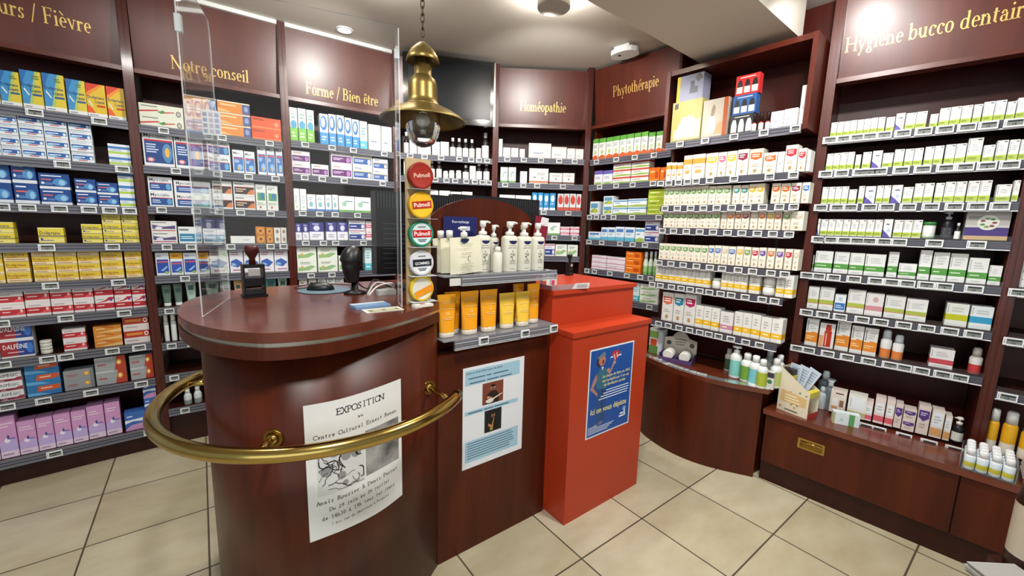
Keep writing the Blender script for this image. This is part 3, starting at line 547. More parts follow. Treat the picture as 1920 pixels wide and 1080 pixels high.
al = thing('alarm_sensor', 'white oblong sensor box on the ceiling above the Phytothérapie sign', 'sensor', (.765, 3.17, CEIL_Z), math.radians(-45))
m = MB(); m.box(-.06, -.05, -.022, .06, .05, -.0005, WHITEP); m.build('base', al)
m = MB(); m.prism([(.115*math.cos(k*PI/12)*(1 if abs(math.cos(k*PI/12)) < .8 else .92), .075*math.sin(k*PI/12)) for k in range(24)], -.055, -.022, WHITEP); m.build('cover', al)
m = MB(); m.lathe([(.012, -.0565), (.012, -.055)], BLACK, 12, (-.03, -.02)); m.build('lens', al)
sl = thing('recessed_spotlight', 'small round recessed light in ceiling above Bien être header', 'ceiling light', (-1.19, 3.02, CEIL_Z))
m = MB(); m.lathe([(.055, -.006), (.058, -.0005)], WHITEP, 24); m.build('ring', sl)
m = MB(); m.lathe([(.042, -.0068), (.042, -.006)], mat('spot_lens', '#ffffff', .3, emit='#ffffff', estr=3), 24); m.build('lens', sl)
# ---------------------------------------------------------------- pendant lamp
px_, py_ = -.381, 1.75
pen = thing('pendant_lamp', 'brass pendant lamp with wide flared shade hanging over the counter', 'lamp', (px_, py_, CEIL_Z))
m = MB()
for k in range(25):
    z = -.03-k*.0258
    if z < -.565: break
    ring = [(.007*math.cos(q*PI/6), 0, z+.018*math.sin(q*PI/6)) for q in range(12)] if k % 2 == 0 else [(0, .007*math.cos(q*PI/6), z+.018*math.sin(q*PI/6)) for q in range(12)]
    m.tube(ring, .0024, mat('chain_metal', '#4a3c2c', .35, .8), 6, closed=True)
m.build('chain', pen); m = MB(); m.lathe([(.045, -.0005), (.045, -.012), (.012, -.03)], BRASSD, 20); m.build('ceiling_rose', pen)
zb = lambda z: CAM_H+(z-.006-CAM_H)*1.129-CEIL_Z
LS = Matrix.Diagonal((1.129, 1.129, 1, 1))
m = MB(); m.lathe([(.002, zb(2.125)), (.010, zb(2.122)), (.024, zb(2.112)), (.042, zb(2.095)), (.054, zb(2.074)), (.058, zb(2.060)), (.056, zb(2.057)), (.050, zb(2.064))], BRASSL, 32); m.xf(LS); m.build('top_cap', pen)
m = MB(); m.lathe([(.030, zb(2.068)), (.030, zb(2.014)), (.034, zb(2.008)), (.045, zb(1.998)), (.050, zb(1.978)), (.051, zb(1.935)), (.054, zb(1.922)), (.062, zb(1.913)), (.066, zb(1.908))], BRASSL, 32)
for k in range(8): a = k*PI/4; m.lathe([(.0045, zb(2.055)-.004), (.0045, zb(2.055)+.004)], BLACK, 8, (.0295*math.cos(a), .0295*math.sin(a)))
m.xf(LS); m.build('neck', pen)
m = MB(); m.lathe([(.060, zb(1.910)), (.082, zb(1.903)), (.110, zb(1.890)), (.134, zb(1.874)), (.150, zb(1.862)), (.153, zb(1.858)), (.151, zb(1.855)), (.146, zb(1.860)), (.128, zb(1.872)), (.100, zb(1.888)), (.070, zb(1.900)), (.060, zb(1.902))], BRASSL, 40); m.xf(LS); m.build('shade', pen)
m = MB(); m.lathe([(.062, zb(1.893)), (.063, zb(1.858)), (.061, zb(1.835)), (.054, zb(1.808)), (.042, zb(1.785)), (.026, zb(1.773)), (.010, zb(1.769)), (.0005, zb(1.7685))], GLASS, 32); m.xf(LS); m.build('glass_globe', pen)
m = MB(); m.ball((0, 0, zb(1.862)), .026, mat('bulb_glass', '#d8d6d0', .25), 16, 10); m.lathe([(.012, zb(1.84)), (.010, zb(1.815)), (.004, zb(1.812))], mat('bulb_stem', '#b4b4b0', .3, .7), 12); m.lathe([(.014, zb(1.882)), (.014, zb(1.905))], STEEL, 12); m.xf(LS); m.build('bulb', pen)
# ---------------------------------------------------------------- reception counter
ctr = thing('reception_counter', 'round-ended mahogany reception counter with brass bag rail', 'counter', O_, YAW)
CT = 1.185
rimc = crom([(-.003, -.022), (-.13, -.108), (-.29, -.188), (-.43, -.232), (-.54, -.228), (-.633, -.190), (-.72, -.085), (-.785, .07), (-.812, .28), (-.765, .50), (-.64, .635), (-.50, .672), (-.35, .675), (0, .665), (.46, .66)], 6)
rim = [(p.x, p.y) for p in rimc]
def inset(pts, d):
    out = []
    for i, p in enumerate(pts):
        a = Vector(pts[max(i-1, 0)]); b = Vector(pts[min(i+1, len(pts)-1)]); t = (b-a).normalized(); q = d(p[0], p[1]) if callable(d) else d; out.append((p[0]+t.y*q, p[1]-t.x*q))
    return out
# the outline runs right-to-left along the front, so +normal points inwards
front = rim
body = inset(front, lambda x, y: .052 if y > .1 else .016+.036*min(1, max(0, (-.12-x)/.36))); strip = inset(front, .004); 
def close(pts): return [(min(x, -.001), max(y, -.03 if i == 0 else y)) if i == 0 else (x, y) for i, (x, y) in enumerate(pts)] + [(.46, .14), (-.002, .14)]
body = [(-.002, -.002)] + [p for p in body if p[0] < -.02 or p[1] > .3]
def panels(m_, pts, z0, z1, mm, top=None): m_.prism(pts[::-1], z0, z1, mm, top, smooth=False)
m = MB(); panels(m, close(body), 0, CT-.075, WOODC); 
# smooth the long curved side
for k in range(len(m.s)):
    if len(m.f[k]) == 4: m.s[k] = True
o = m.build('body', ctr)
m = MB(); panels(m, close(rim), CT-.030, CT, WOODT, WOODT); m.build('worktop', ctr)
m = MB(); panels(m, close(strip), CT-.042, CT-.030, STEEL); m.build('steel_strip', ctr)
m = MB(); panels(m, close(rim), CT-.078, CT-.042, WOODC); m.build('lower_edge', ctr)
rc = (-.366, .213); RR = .53; rz = .857
a1, a0 = math.radians(-48), math.radians(-221)
pts = [(rc[0]+RR*math.cos(a0+(a1-a0)*k/60), rc[1]+RR*math.sin(a0+(a1-a0)*k/60), rz) for k in range(61)]
m = MB(); m.tube(pts, .0222, BRASS, 18)
for e in (0, -1): m.ball(pts[e], .0222, BRASS, 16, 8)
br = m.build('brass_rail', ctr)
for ang, tgt in ((-53, (-.072, -.02)), (-124, None), (-210, None)):
    a = math.radians(ang); q = (rc[0]+(RR-.005)*math.cos(a), rc[1]+(RR-.005)*math.sin(a), rz)
    # nearest body point
    bp = min(body, key=lambda p: (p[0]-(tgt or q)[0])**2+(p[1]-(tgt or q)[1])**2); bp = (bp[0], bp[1], rz)
    m = MB(); m.tube([q, bp], .0095, BRASS, 12); d = (Vector(q)-Vector(bp)).normalized()
    m.tube([Vector(bp)-d*.001, Vector(bp)+d*.010], .027, BRASSD, 20); m.tube([Vector(bp)+d*.010, Vector(bp)+d*.022], [.02, .011], BRASS, 16); m.build('rail_bracket', br)
# ---------------------------------------------------------------- display gondola between the counter and the red box
gon = thing('display_gondola', 'dark wood display stand with arched back between counter and red box', 'display stand', O_, YAW)
m = MB(); m.box(.001, 0, 0, .612, .018, .952, WOODC); m.build('front_panel', gon)
m = MB(); m.box(.001, .018, .925, .585, .125, .945, WOODD); m.build('ledge', gon)
arch = [(.001, .93), (.612, .93), (.612, 1.40)] + [(.30+.312*math.cos(PI*k/24*.86+.22), 1.40+.205*math.sin(PI*k/24*.86+.22)**.8) for k in range(25)] + [(.001, 1.40)]
m = MB(); n0 = len(arch); m.face([(x, .118, z) for x, z in arch], WOODC); m.face([(x, .136, z) for x, z in arch][::-1], WOODC)
for i in range(n0): a, b = arch[i], arch[(i+1) % n0]; m.face([(a[0], .118, a[1]), (a[0], .136, a[1]), (b[0], .136, b[1]), (b[0], .118, b[1])], WOOD)
m.build('arched_back', gon)
m = MB(); m.box(.001, .018, .945, .007, .118, 1.40, WOODD); m.build('side_cheek', gon)
def acshelf(z, u0, u1, rz0, rz1, ru0):
    m = MB(); m.box(u0, -.034, z-.005, u1, .117, z, ACSHELF); o = m.build('acrylic_shelf', gon)
    r = MB(); r.box(ru0, -.046, rz0, u1, -.036, rz1, ACSHELF)
    for k in range(4): q = rz0+(rz1-rz0)*(k+.5)/4; r.box(ru0, -.047, q-.002, u1, -.0462, q+.002, P('#77757f') if k % 2 else P('#aaa9b2'))
    r.box(ru0, -.048, rz0-.003, u1, -.034, rz0, ACEDGE); r.build('price_rail', o); return o
acshelf(1.285, .012, .60, 1.248, 1.288, .085); acshelf(1.024, .012, .612, .985, 1.026, .055)
# ---------------------------------------------------------------- red two-step box
redb = thing('red_stepped_box', 'glossy red two-level box standing right of the gondola', 'counter box', O_, YAW)
m = MB(); m.box(.628, -.145, 0, 1.222, .0, .975, RED); m.build('lower_body', redb)
m = MB(); m.box(.622, -.152, .975, 1.236, .0, 1.0, RED); m.build('lower_top', redb)
m = MB(); m.box(.622, .001, 0, 1.262, .49, 1.158, RED); m.build('upper_body', redb)
m = MB(); m.box(.616, -.012, 1.158, 1.275, .50, 1.18, RED); m.build('upper_top', redb)
# ---------------------------------------------------------------- acrylic screen on the counter
F_ = Vector((-.748, .095)); Rf = Vector((-.170, -.052)); pd = (Rf-F_).normalized(); pn = Vector((-pd.y, pd.x))
scr = thing('acrylic_screen', 'clear acrylic sneeze screen with side wings standing on the counter', 'screen', W(F_.x, F_.y, CT+.001), YAW+math.atan2(pd.y, pd.x))
PL = (Rf-F_).length; PT = 2.13-CT
def pane(name, pts, axis, off, par, th=.004):
    """pts in the pane's own plane; axis 'x' = runs along the front, 'y' = runs back"""
    m = MB(); f = (lambda a, z, t: (a, off+t, z)) if axis == 'x' else (lambda a, z, t: (off+t, a, z))
    m.face([f(a, z, 0) for a, z in pts], ACRYL); m.face([f(a, z, th) for a, z in pts][::-1], ACRYL); n = len(pts)
    for i in range(n): p, q = pts[i], pts[(i+1) % n]; m.face([f(*p, 0), f(*p, th), f(*q, th), f(*q, 0)], ACEDGE)
    return m.build(name, par)
pane('front_pane', [(.006, .22), (PL-.006, .22), (PL-.006, PT), (.006, PT)], 'x', .004, scr)
pane('side_wing', [(0, 0), (.345, 0), (.345, .93), (.335, .975), (.17, .985), (.0, 1.06)], 'y', 0, scr)
pane('side_wing', [(0, 0), (.10, 0), (.10, .86), (.08, .90), (0, .935)], 'y', PL, scr)
for z in (.81,):
    m = MB(); m.box(-.003, -.004, z, .012, .014, z+.045, ACEDGE); m.build('clip', scr)
m = MB(); m.box(PL-.012, -.004, .84, PL+.004, .012, .868, ACEDGE); m.build('clip', scr)
sm = MB(); sm.box(.041, -.0012, .540, .088, -.0002, .609, clear('frosted_sheet', (.8, .8, .84), .3, .55))
for k in range(12): sm.box(.044+(k % 3)*.0145, -.0016, .546+(k//3)*.0155, .054+(k % 3)*.0145, -.0013, .556+(k//3)*.0155, P(('#8f94a8', '#b0a8b0', '#9aa0b8')[k % 3]))
sh = link(sm.mesh('price_sheet'), 'price_sheet', None, W(F_.x, F_.y, CT+.001), YAW+math.atan2(pd.y, pd.x))
for k in range(5): pass
tag(sh, 'small pale sheet of tiny printed blocks stuck on the acrylic screen', 'sheet')
# ---------------------------------------------------------------- things on the counter
def put(name, label, cat, a, b, z, rz=0, group=None): return thing(name, label, cat, W(a, b, z), YAW+rz, group)
def stamp(a, b, z, label, k=1.0, cap='#3a1512', rz=0):
    t = put('self_inking_stamp', label, 'stamp', a, b, z, rz, 'self-inking office stamps')
    m = MB(); m.box(-.042*k, -.026*k, .0005, .042*k, .026*k, .010*k, BLACK); m.build('base', t)
    m = MB()
    for x in (-.037, .031): m.box(x*k, -.022*k, .010*k, (x+.006)*k, .022*k, .115*k, BLACK)
    m.box(-.037*k, -.022*k, .115*k, .037*k, .022*k, .128*k, BLACK); m.box(-.030*k, -.020*k, .045*k, .030*k, .020*k, .075*k, BLACK); m.box(-.031*k, -.021*k, .012*k, .031*k, .021*k, .030*k, mat('ink_pad', '#26262a', .5)); m.build('frame', t)
    m = MB(); m.box(-.02*k, -.023*k, .085*k, .02*k, -.0222*k, .11*k, P('#b8b4b0')); m.build('label_plate', t)
    m = MB(); m.lathe([(.012*k, .128*k), (.010*k, .150*k), (.016*k, .162*k), (.024*k, .176*k), (.025*k, .192*k), (.020*k, .200*k)], P(cap), 18); m.build('handle', t)
stamp(-.58, .425, CT, 'black self-inking stamp with dark red knob on the round counter', 1.0, '#4a1410', .1)
stamp(1.17, .44, 1.18, 'smaller black self-inking stamp on top of the red box', .68, '#141414', .3)
mp = put('mouse_pad', 'round blue-grey mouse pad on the counter', 'mouse pad', -.315, .46, CT); m = MB(); m.lathe([(.105, .0005), (.107, .002), (.105, .004)], noisy(mat('mouse_pad_fabric', '#5f7480', .8), 60, .08), 36); m.build('pad', mp)
ms = put('computer_mouse', 'black computer mouse lying on the blue-grey pad', 'mouse', -.33, .462, CT+.0045, -.45)
m = MB(); m.ball((0, 0, .0005), .058, BLACK, 20, 12, (1, .56, .60)); m.v = [(x, y, max(z, .0005)) for x, y, z in m.v]; m.build('shell', ms)
m = MB(); m.lathe([(.006, -.004), (.008, 0), (.006, .004)], mat('wheel_rubber', '#2c2c2e', .6), 12); m.xf(Matrix.Translation((-.036, 0, .026)) @ Matrix.Rotation(PI/2, 4, 'X')); m.build('scroll_wheel', ms)
m = MB(); m.tube(crom([(-.055, 0, .008), (-.09, .01, .003), (-.12, .06, .003), (-.06, .16, .003), (.06, .13, .003), (.14, .10, .003)], 6), .002, BLACK, 6); m.build('cord', ms)
scn = put('barcode_scanner', 'black handheld barcode scanner upright on its stand by the monitor', 'scanner', -.225, .325, CT, .5)
m = MB(); m.lathe([(.045, .0005), (.045, .008), (.015, .016), (.012, .06)], BLACK, 20); m.build('stand', scn)
m = MB(); m.tube(crom([(-.012, 0, .05), (-.014, 0, .09), (-.018, 0, .13), (-.006, 0, .165), (.014, 0, .178)], 5), [.024+.012*math.sin(k/20*PI)+.008*(k > 10) for k in range(21)], BLACK, 14); m.build('scanner_body', scn)
m = MB(); m.box(-.03, -.028, .10, -.004, -.026, .165, mat('scanner_window', '#2a2224', .15)); m.build('scan_window', scn)
m = MB(); m.tube(crom([(.01, 0, .06), (.05, .02, .03), (.10, .03, .006), (.16, .03, .006)], 6), .0028, BLACK, 6); m.build('cable', scn)
def monitor(a, b, z0, w, hh, label, rz=0):
    t = put('computer_monitor', label, 'monitor', a, b, z0, rz, 'computer monitors seen from behind')
    m = MB(); m.box(-w/2, -.03, .075, w/2, .03, .075+hh, BLACK)
    o = m.build('casing', t); g = MB(); n = int(w/.013)
    for k in range(n): x = -w/2+.01+(w-.02)*k/(n-1); g.box(x-.002, -.0335, .075+hh*.80, x+.002, -.0302, .075+hh-.012, mat('vent_grey', '#35353a', .5))
    if rz != 0 or True:
        for k in range(10): zz = .10+hh*.06*k; g.box(-w/2+.03, -.032, zz, w/2-.03, -.0302, zz+.004, mat('vent_grey'))
    g.build('vent_slats', o)
    m = MB(); m.box(-.03, -.02, .014, .03, .02, .075, BLACK); m.build('neck', t); m = MB(); m.box(-.11, -.08, .0005, .11, .08, .014, BLACK); m.build('foot', t)
monitor(.095, .36, CT, .442, .362, 'black computer monitor behind the tins, its vented back facing out')
monitor(.585, .445, 1.181, .555, .385, 'black computer monitor partly hidden behind the arched display back', -.05)
cb = put('cable_hub', 'grey tangle of cables and adapter beneath the left monitor', 'cables', -.13, .235, CT)
m = MB(); m.box(-.03, -.02, .0005, .045, .02, .022, P('#b9b9b6')); m.build('adapter', cb)
for k, (c, yy) in enumerate((('#dcdcd8', 0), ('#c4c4c0', .02), ('#2a2a2a', .04))): m = MB(); m.tube(crom([(-.07, yy-.02, .006), (-.02, yy+.02, .035+k*.012), (.03, yy-.01, .05-k*.01), (.05, yy+.03, .02), (-.01, yy+.05, .012)], 7), .0032, P(c), 7); m.build('cable', cb)
def sheet(name, label, cat, a, b, z, w, d, c, rz, h=.002, ops=()):
    t = put(name, label, cat, a, b, z, rz); m = MB(); m.box(-w/2, -d/2, .0004, w/2, d/2, h, P(c))
    for k, (x0, y0, x1, y1, cc) in enumerate(ops): m.box(x0*w-w/2, y0*d-d/2, h, x1*w-w/2, y1*d-d/2, h+.0003*(k+1), P(cc))
    m.build('card', t)
sheet('leaflet_pile', 'flat blue leaflet pile behind the small banknote-like card', 'leaflets', -.262, .012, CT, .125, .07, '#6f8fb0', .05, .010, ((0, .6, 1, 1, '#b8c4cf'),))
sheet('advert_card', 'small cream card printed with spectacles lying at counter edge', 'card', -.243, -.066, CT, .130, .062, '#dcdcd2', -.02, .002, ((.10, .12, .92, .72, '#8f8a68'), (.22, .25, .46, .55, '#c9c4a4'), (.54, .25, .80, .55, '#c9c4a4')))
sheet('price_strip', 'tiny white price strip under the lowest tin', 'price strip', -.098, -.075, CT, .075, .028, '#dedad2', .1, .010, ((.35, .2, .62, .8, '#8a3a32'),))
# tins on a wooden board
tb = put('tin_display_board', 'tall pale wood board holding five round pastille tins', 'display board', -.082, -.012, CT)
m = MB(); m.box(-.048, 0, .0005, .048, .012, .535, PALE); m.build('board', tb)
tins = [(.473, '#8a1c14', '#98291a', '#7a150e', 'Pulmoll', '#e8c8b0', None, 'red pastille tin at top of the wooden board'),
        (.369, '#d8a51a', '#e8b428', '#b08010', 'Pulmoll', '#f4ece0', '#b02818', 'golden yellow pastille tin second down the wooden board'),
        (.265, '#1d8262', '#cfdadb', '#146048', 'Pulmoll', '#f8f4f0', '#b51e1e', 'green-rimmed pastille tin in the middle of the wooden board'),
        (.158, '#c9c9cc', '#dcdce0', '#a8a8ae', 'GOMMES', '#e8e8ea', '#20222c', 'silver-white sweets tin with black badge, fourth down the board'),
        (.061, '#d8b428', '#d8d4c8', '#b0901c', '', '#ffffff', '#e0901e', 'yellow and white tin with orange band, lowest on board')]
for k, (z, c1, c2, c3, txt, tc, bar, lab) in enumerate(tins):
    t = put('pastille_tin', lab, 'tin', -.084, -.0125, CT+z, 0, 'round tins on the wooden board')
    rx = Matrix.Rotation(PI/2, 4, 'X')
    m = MB(); m.lathe([(.044, .0005), (.045, .003), (.045, .018)], P(c3), 32); m.xf(rx); m.build('tin_base', t)
    m = MB(); m.lathe([(.0475, .018), (.0475, .028), (.046, .031), (.042, .0315), (.039, .0305), (.0005, .0305)], P(c1), 36, ms=[P(c1)]*3+[P(c1), P(c2)]); m.xf(rx); 
    fy = -.0318
    tw = Matrix.Rotation(-.12 if k < 2 else -.04 if k < 4 else -.5, 4, 'Y')
    fn = lambda x, y, i=0: tw @ Vector((x, fy-.0003*i, y))
    if bar: m.face([fn(-.037, -.012, 1), fn(.037, -.012, 1), fn(.037, .014, 1), fn(-.037, .014, 1)] if k != 4 else [fn(-.04, -.02, 1), fn(.036, -.03, 1), fn(.042, -.004, 1), fn(-.034, .004, 1)], P(bar))
    if txt: put_text(m, txt, lambda x, y: fn(x, y, 2), 0, -.006, .015 if k < 3 else .010, P(tc), .062 if bar else .074, 'c', .012)
    for q, (yy, ww) in enumerate(((.024, .03), (-.022, .036), (-.028, .026))):
        if k in (2, 3): m.face([fn(-ww/2, yy, 1), fn(ww/2, yy, 1), fn(ww/2, yy+.003, 1), fn(-ww/2, yy+.003, 1)], P('#5a6a70'))
    m.build('lid', t)
    m = MB(); m.box(-.03, -.040, -.053, .05, -.0005, -.0515, ACEDGE); m.build('clear_ledge', t) if False else None
for k, (z, *_r) in enumerate(tins):
    m = MB(); m.box(-.046, -.046, z-.0496, .054, -.0002, z-.0482, ACEDGE); m.build('clear_ledge', tb)
# ---------------------------------------------------------------- lotions on the upper acrylic shelf
CREAM = P('#d9d6c6'); CREAM2 = P('#cfccba'); PUMPC = P('#e2e0d8'); NAVY = P('#1d2152')
def front_ops(m, w, h, y, r=None):
    pass
def pump_bottle(a, b, z, w, h, ph, label, rz=0, c=CREAM):
    t = put('pump_bottle', label, 'pump bottle', a, b, z, rz, 'cream pump bottles on the gondola')
    d = w*.34; m = MB(); prof = []
    def ell(k, zz): return [(w/2*k*abs(math.cos(q*PI/10))**.75*(1 if math.cos(q*PI/10) >= 0 else -1), d*k*abs(math.sin(q*PI/10))**.75*(1 if math.sin(q*PI/10) >= 0 else -1), zz) for q in range(20)]
    secs = [ell(.95, .0005), ell(1, .004), ell(1, h*.88), ell(.97, h*.95), ell(.80, h*.985), ell(.45, h)]
    vs = [p for s_ in secs for p in s_]; fs = [(j*20+q, j*20+(q+1) % 20, (j+1)*20+(q+1) % 20, (j+1)*20+q) for j in range(5) for q in range(20)]
    m.grid(vs, fs, c); m.face(secs[0][::-1], c); m.face(secs[-1], c)
    fy = -d-.0005; G = P('#7a7a72')
    m.face([(w*.27*math.cos(PI+PI*q/10)+w*.02, fy, h*.86+w*.20*math.sin(PI+PI*q/10)) for q in range(11)], NAVY)
    for q, (zz, ww) in enumerate(((.72, .5), (.66, .6), (.50, .3), (.47, .36), (.30, .4), (.26, .34), (.22, .4), (.07, .36))): m.face([(-w*ww/2, fy, h*zz), (w*ww/2, fy, h*zz), (w*ww/2, fy, h*zz+.0018), (-w*ww/2, fy, h*zz+.0018)], G)
    m.face([(-w*.02, fy, h*.55), (w*.03, fy, h*.55), (w*.03, fy, h*.585), (-w*.02, fy, h*.585)], P('#3a3a3a'))
    m.tube([(w*(.06+.08*math.cos(q*.5+.9)), fy, h*.385+.012*math.sin(q*.5+.9)) for q in range(9)], .0011, P('#44443f'), 5); m.face([(-w*.16, fy, h*.42), (-w*.10, fy, h*.385), (-w*.04, fy, h*.42), (-w*.10, fy, h*.435)], P('#44443f'))
    m.build('bottle', t); m = MB(); r = w*.20
    m.lathe([(r*1.25, h+.0002), (r*1.3, h+.012), (r*1.05, h+.016), (r*.5, h+.018), (r*.5, h+ph*.55), (r*.95, h+ph*.6), (r*1.0, h+ph*.97), (r*.7, h+ph)], PUMPC, 16); m.tube([(0, 0, h+ph*.9), (w*.28, -.002, h+ph*.93), (w*.50, -.003, h+ph*.86)], [.006, .005, .004], PUMPC, 10); m.build('pump', t)
pump_bottle(.245, .055, 1.2855, .072, .160, .062, 'cream pump bottle just right of the refill pouch')
pump_bottle(.372, .030, 1.2855, .078, .160, .062, 'wide cream pump bottle left of the row of three')
pump_bottle(.455, .030, 1.2855, .076, .158, .062, 'cream pump bottle in the middle of the front three')
pump_bottle(.533, .026, 1.2855, .072, .157, .062, 'cream pump bottle at the right end of the shelf')
pump_bottle(.325, .088, 1.2855, .050, .150, .055, 'cream pump bottle standing behind the small spray', 0, CREAM2)
pump_bottle(.415, .092, 1.2855, .056, .160, .058, 'cream pump bottle behind, between left and middle front ones', 0, CREAM2)
pump_bottle(.495, .092, 1.2855, .056, .155, .055, 'cream pump bottle behind, between middle and right front ones', 0, CREAM2)
t = put('spray_bottle', 'small slim cream bottle in front of the pump bottles', 'bottle', .291, .004, 1.2855)
m = MB(); m.lathe([(.019, .0005), (.020, .004), (.020, .080), (.016, .088)], CREAM, 18); m.build('bottle', t); m = MB(); m.lathe([(.012, .0882), (.012, .108), (.009, .112)], PUMPC, 14); m.build('cap', t)
def pouch(a, b, w, h, label, rz, tilt, pump):
    t = put('refill_pouch', label, 'pouch', a, b, 1.2855, rz, 'cream refill pouches on the gondola'); M = Matrix.Rotation(tilt, 4, 'Y')
    m = MB(); nx, nz = 7, 8; vs = []; fs = []
    for sgn in (-1, 1):
        for j in range(nz+1):
            for i in range(nx+1):
                x = i/nx-.5; zz = j/nz; bul = .016*math.cos(x*PI)*math.sin(min(1, (zz*.9+.25))*PI*.85)*(1-zz*.5); vs.append((x*w, sgn*max(bul, .0012)+.004*math.sin(9*x+3*zz), .005+zz*h))
    k = (nx+1)*(nz+1)
    for sd in (0, 1):
        for j in range(nz):
            for i in range(nx):
                q = sd*k+j*(nx+1)+i; f = (q, q+1, q+nx+2, q+nx+1); fs.append(f if sd == 0 else f[::-1])
    m.grid(vs, fs, P('#ded9c0'))
    if pump:
        fy = -.0205; G = P('#85826e')
        m.face([(.020*math.cos(PI+PI*q/10)-.005, -.006, h*.985+.017*math.sin(PI+PI*q/10)) for q in range(11)], NAVY)
        for q, (zz, ww) in enumerate(((.84, .40), (.79, .34), (.56, .3), (.60, .36), (.30, .4), (.25, .34), (.20, .4), (.14, .3), (.08, .36))): m.face([(-.008-w*ww/2, fy, h*zz), (-.008+w*ww/2, fy, h*zz), (-.008+w*ww/2, fy, h*zz+.0016), (-.008-w*ww/2, fy, h*zz+.0016)], G)
        m.tube([(.005+.008*math.cos(q*.5+.9), fy-.001, h*.44+.012*math.sin(q*.5+.9)) for q in range(9)], .0011, P('#44443f'), 5)
    m.xf(M); m.build('pouch', t); m = MB()
    if pump: m.lathe([(.014, h+.0015), (.014, h+.020), (.012, h+.024), (.006, h+.026), (.006, h+.036), (.011, h+.038), (.011, h+.046)], PUMPC, 14, (-.005, 0)); m.tube([(-.005, 0, h+.043), (-.030, -.002, h+.041)], .0045, PUMPC, 8)
    else: m.lathe([(.013, h+.004), (.0135, h+.034), (.010, h+.036)], PUMPC, 14); m.xf(Matrix.Translation((0, 0, .0)) @ Matrix.Rotation(.0, 4, 'Y')); m.lathe([(.006, h), (.006, h+.004)], PUMPC, 10)
    m.xf(M); m.build('spout', t)
pouch(.136, .004, .148, .148, 'large front cream refill pouch with white pump', 0, -.06, True)
pouch(.085, .044, .090, .142, 'cream refill pouch with white cap, middle of the pouches', 0, -.05, False)
pouch(.060, .074, .080, .140, 'cream refill pouch with white cap, hindmost at left', 0, -.05, False)
def card(name, label, a, b, z, w, h, c, rz, ops, lean=0):
    t = put(name, label, 'card', a, b, z, rz); m = MB(); m.box(-w/2, 0, .0005, w/2, .003, h, P(c)); ops(m, w, h); m.xf(Matrix.Rotation(lean, 4, 'Y')); m.build('card', t)
def navy_ops(m, w, h):
    put_text(m, 'Eco-recharge', lambda x, y: (x, -.0006, y), 0, h-.026, .011, P('#d8dcea'), .09, 'c', .01)
    m.box(-.002, -.0006, h-.058, .046, -.0003, h-.040, P('#c9cede')); put_text(m, '-60%', lambda x, y: (x, -.0009, y), .022, h-.054, .009, NAVY, .036, 'c')
card('promotion_card', 'navy promotion card behind the refill pouch', .165, .108, 1.2855, .165, .235, '#20245c', 0, navy_ops)
card('leaning_card', 'maroon card with white corner at right end of the bottles', .585, .094, 1.2935, .085, .245, '#7c1c30', 0, lambda m, w, h: m.face([(-.01, -.0008, h-.045), (w/2, -.0008, h-.040), (w/2, -.0008, h-.001), (-.005, -.0008, h-.001)], P('#d6d0d2')), .14)
sheet('white_tag', 'blank white tag hanging on the left of the upper acrylic rail', 'tag', .058, -.040, 1.247, .05, .002, '#d0ccc8', 0, .030)
# sun cream tubes
def tube_mesh(w, h, caph, c, cc, ops=None, capr=.8, flat=.5):
    m = MB(); n = 18; secs = []
    for j in range(7):
        t = j/6; r = w/2*capr*(1-t)+w/2*t; dd = w/2*capr*.62*(1-t)+.0015*t; secs.append([(r*math.cos(2*PI*q/n), dd*math.sin(2*PI*q/n), caph+(h-caph)*t) for q in range(n)])
    vs = [p for s_ in secs for p in s_]; fs = [(j*n+q, j*n+(q+1) % n, (j+1)*n+(q+1) % n, (j+1)*n+q) for j in range(6) for q in range(n)]
    m.grid(vs, fs, c); m.face(secs[-1], c); m.face(secs[0][::-1], c)
    if ops: ops(m, w, h, lambda x, z: (x, -(w/2*capr*.62*(1-(z-caph)/(h-caph))+.0015)*1.0-.0012, z))
    k = MB(); r = w/2*capr; k.lathe([(r*.96, .0005), (r, .003), (r, caph-.001)], cc, 20); k.v = [(x, y*.62/.9*.95, z) for x, y, z in k.v]; return m, k
def sun_ops(txt):
    def f(m, w, h, fn):
        put_text(m, txt, fn, 0, h*.52, .012, P('#f3d9a0'), .03, 'c')
        for zz, ww in ((.84, .7), (.80, .5), (.66, .6), (.46, .5), (.42, .4)): m.face([fn(-w*ww/2, h*zz), fn(w*ww/2, h*zz), fn(w*ww/2, h*zz+.0022), fn(-w*ww/2, h*zz+.0022)], P('#f0cf8a'))
    return f
ORA = mat('orange_tube', '#efa010', .35); YEL = mat('yellow_tube', '#f0c440', .35); CAPG = mat('frosted_cap', '#c9bfae', .3)
for a, b, w, h, c, cut, rz, lab in ((.056, .028, .076, .170, ORA, '30', -.1, 'orange sun cream tube at the left end of lower shelf'), (.104, .066, .070, .172, ORA, '30', 0, 'orange sun cream tube set back, second from left'), (.164, .024, .084, .176, ORA, '30', .05, 'orange sun cream tube, third from left'),
    (.260, .022, .084, .176, ORA, '30', 0, 'orange sun cream tube marked thirty, fourth from left'), (.300, .075, .060, .158, YEL, '50', 0, 'yellow sun cream tube half hidden behind its neighbours'), (.364, .026, .082, .154, YEL, '50', 0, 'yellow sun cream tube, left of two front yellow ones'),
    (.455, .024, .080, .154, YEL, '50', .04, 'yellow sun cream tube, right of two front yellow ones'), (.537, .046, .072, .182, ORA, '50', 0, 'tall amber sun cream tube at the right end'), (.478, .088, .062, .180, ORA, '30', 0, 'amber sun cream tube at back, beside the tall right one')):
    t = put('sun_cream_tube', lab, 'tube', a, b, 1.0245, rz, 'sun cream tubes on the gondola'); m, k = tube_mesh(w*1.10, h*1.05, .022, c, CAPG, sun_ops(cut)); m.build('tube', t); k.build('cap', t)
